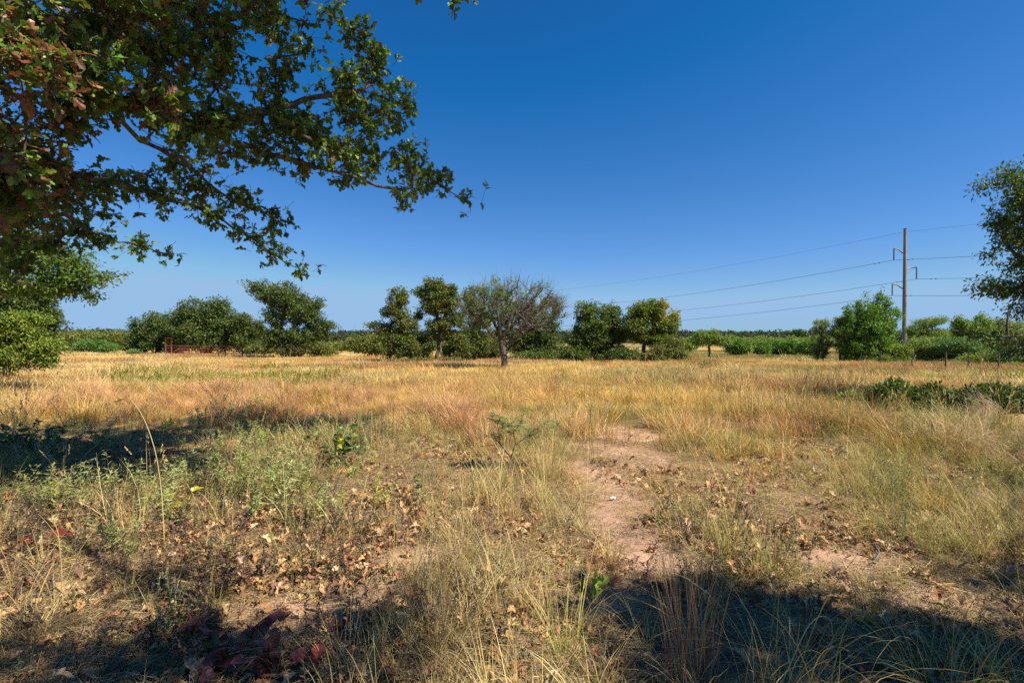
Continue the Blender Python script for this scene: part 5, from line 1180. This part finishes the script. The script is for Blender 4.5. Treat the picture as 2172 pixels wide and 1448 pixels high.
den = den + .8 * np.exp(-((px - 1850) / 90) ** 2 - ((py - 920) / 28) ** 2) + .95 * ss(1930, 2010, px) * np.exp(-((py - 955) / 45) ** 2) + .25 * np.exp(-((px - 1440) / 60) ** 2 - ((py - 840) / 10) ** 2) + .4 * np.exp(-((px - 1380) / 40) ** 2 - ((py - 925) / 18) ** 2) * 0
k = r.uniform(0, 1, len(x)) < den * (1 - shrubm(x, y)); x, y = x[k], y[k]; n = len(x); px = pxof(x, y)
t = mixc(np.tile(BROWN * 1.15, (n, 1)), np.tile(GOLD * .95, (n, 1)), ss(.4, .6, fbm(x * .45 + 2, y * .45, 135)))
t = mixc(t, np.tile(np.array([.50, .34, .22]), (n, 1)), ss(1900, 2000, px) * .7)
emit('bunch_grass', 'tall leaning brown and golden bunch grass across the left middle and right', 'grass', BUNCH, x, y, .15, .65, 1.15, t, az=0.)
x, y = full(3200, 7, 24); px, py = pxof(x, y), pyof(x, y)
den = ss(1000, 1250, px) * .8 * ss(.42, .6, fbm(x * .4, y * .6, 137)) + .18
k = r.uniform(0, 1, len(x)) < den * (1 - bare(x, y)) * (1 - .8 * shrubm(x, y)); x, y = x[k], y[k]; n = len(x)
emit('erect_stems', 'dark olive upright stems scattered through the golden grass', 'grass', ERECT, x, y, .06, .7, 1.3, palette(n, [(.17, .17, .07), (.24, .22, .08), (.16, .20, .08), (.24, .15, .08)], (3, 2, 2, 1.4), r, .12))
x, y = full(1500, 6, 24); px = pxof(x, y); k = r.uniform(0, 1, len(x)) < .5 * (1 - bare(x, y)); x, y = x[k], y[k]
emit('seed_grass', 'pale seed headed grass stalks above the pasture', 'grass', SEED, x, y, .12, .7, 1.2, np.tile(STRAW * 1.05, (len(x), 1)))
# right side reclining green forbs
x, y = full(2600, 3.6, 11); px, py = pxof(x, y), pyof(x, y)
den = ss(1700, 1950, px) * ss(1180, 1080, py) * (.3 + .7 * fbm(x, y, 140)) + .25 * ss(1450, 1600, px) * ss(1150, 1050, py) * ss(.45, .6, fbm(x * .8, y * .8, 141))
k = r.uniform(0, 1, len(x)) < den * .7; x, y = x[k], y[k]; n = len(x)
emit('reclining_weeds', 'green reclining thin stemmed weeds in the right foreground', 'weeds', RFORB, x, y, .15, .55, 1.05, palette(n, [(.20, .25, .075), (.26, .30, .09), (.34, .32, .12)], (3, 2, 1.5), r, .12), az=1.5)
# --- far pasture 18..110 m
def fartint(x, y):
    px, py = pxof(x, y), pyof(x, y); n = len(x)
    t = mixc(np.tile(GOLD * 1.02, (n, 1)), np.tile(STRAW, (n, 1)), ss(.4, .65, fbm(x * .1, y * .14, 150)))
    t = mixc(t, np.tile(RUST * 1.15, (n, 1)), ss(.5, .64, fbm(x * .12 + 5, y * .3, 152)) * .75)
    t = mixc(t, np.tile(OLIVE * 1.2, (n, 1)), ss(.5, .66, fbm(x * .1 + 7, y * .2, 154)) * .65 * ss(1100, 1500, px))
    t = mixc(t, np.tile(OLIVE, (n, 1)), .8 * ss(1350, 1500, px) * ss(45, 60, y) * (1 - ss(1850, 1950, px) * 0))
    return t
x, y = full(15000, 18, 62)
k = r.uniform(0, 1, len(x)) > .92 * forbm(x, y); x, y = x[k], y[k]
emit('tall_pasture', 'tall golden grass of the far pasture', 'grass', FARP, x, y, .06, .6, 1.15, fartint(x, y))
x, y = full(9000, 58, 200); px = pxof(x, y)
k = (bare(x, y) < .5) & ~((px > 670) & (px < 770) & (np.abs(y - 101 + (px - 700) * .16) < 5) ); x, y = x[k], y[k]; px = px[k]
tt = fartint(x, y); tt = mixc(tt, np.tile(OLIVE * .9, (len(x), 1)), ss(112, 135, y) * ss(.45, .6, fbm(x * .03, y * .03, 156)))
emit('far_fields', 'pale golden grass of the farthest fields', 'grass', VFAR, x, y, .04, .5, .95, tt)
# yellow green leafy band on the left
x, y = full(5200, 14, 34); px, py = pxof(x, y), pyof(x, y)
den = forbm(x, y) * 1.2
den = den + .5 * ss(1880, 2000, px) * np.exp(-((py - 815) / 14) ** 2) * ss(.4, .55, fbm(x * .4, y * .4, 162)) + .5 * np.exp(-((px - 1480) / 90) ** 2 - ((py - 772) / 8) ** 2) * ss(.4, .5, fbm(x * .5, y * .5, 163))
k = r.uniform(0, 1, len(x)) < den; x, y = x[k], y[k]; n = len(x)
emit('yellow_forbs', 'yellow green leafy weeds in a band across the left pasture', 'weeds', YFORB, x, y, .08, .7, 1.15, palette(n, [(.27, .28, .045), (.33, .33, .05), (.19, .22, .045), (.36, .30, .08)], (3, 2, 2), r, .1))
# brown dead brambles by the right fence
x, y = full(1800, 14, 34); px, py = pxof(x, y), pyof(x, y)
den = ss(1700, 1850, px) * np.exp(-((py - 808) / 12) ** 2) * .8
k = r.uniform(0, 1, len(x)) < den; x, y = x[k], y[k]; n = len(x)
emit('dry_brambles', 'brown dry brambles along the right fence', 'weeds', DEAD, x, y, .2, 1.8, 3.2, palette(n, [(.26, .16, .11), (.34, .24, .15), (.20, .20, .09)], (3, 2, 2), r, .12))
print('leaf tris', LEAF_STATS[0], 'mesh tris', sum(len(m.polygons) for m in bpy.data.meshes))
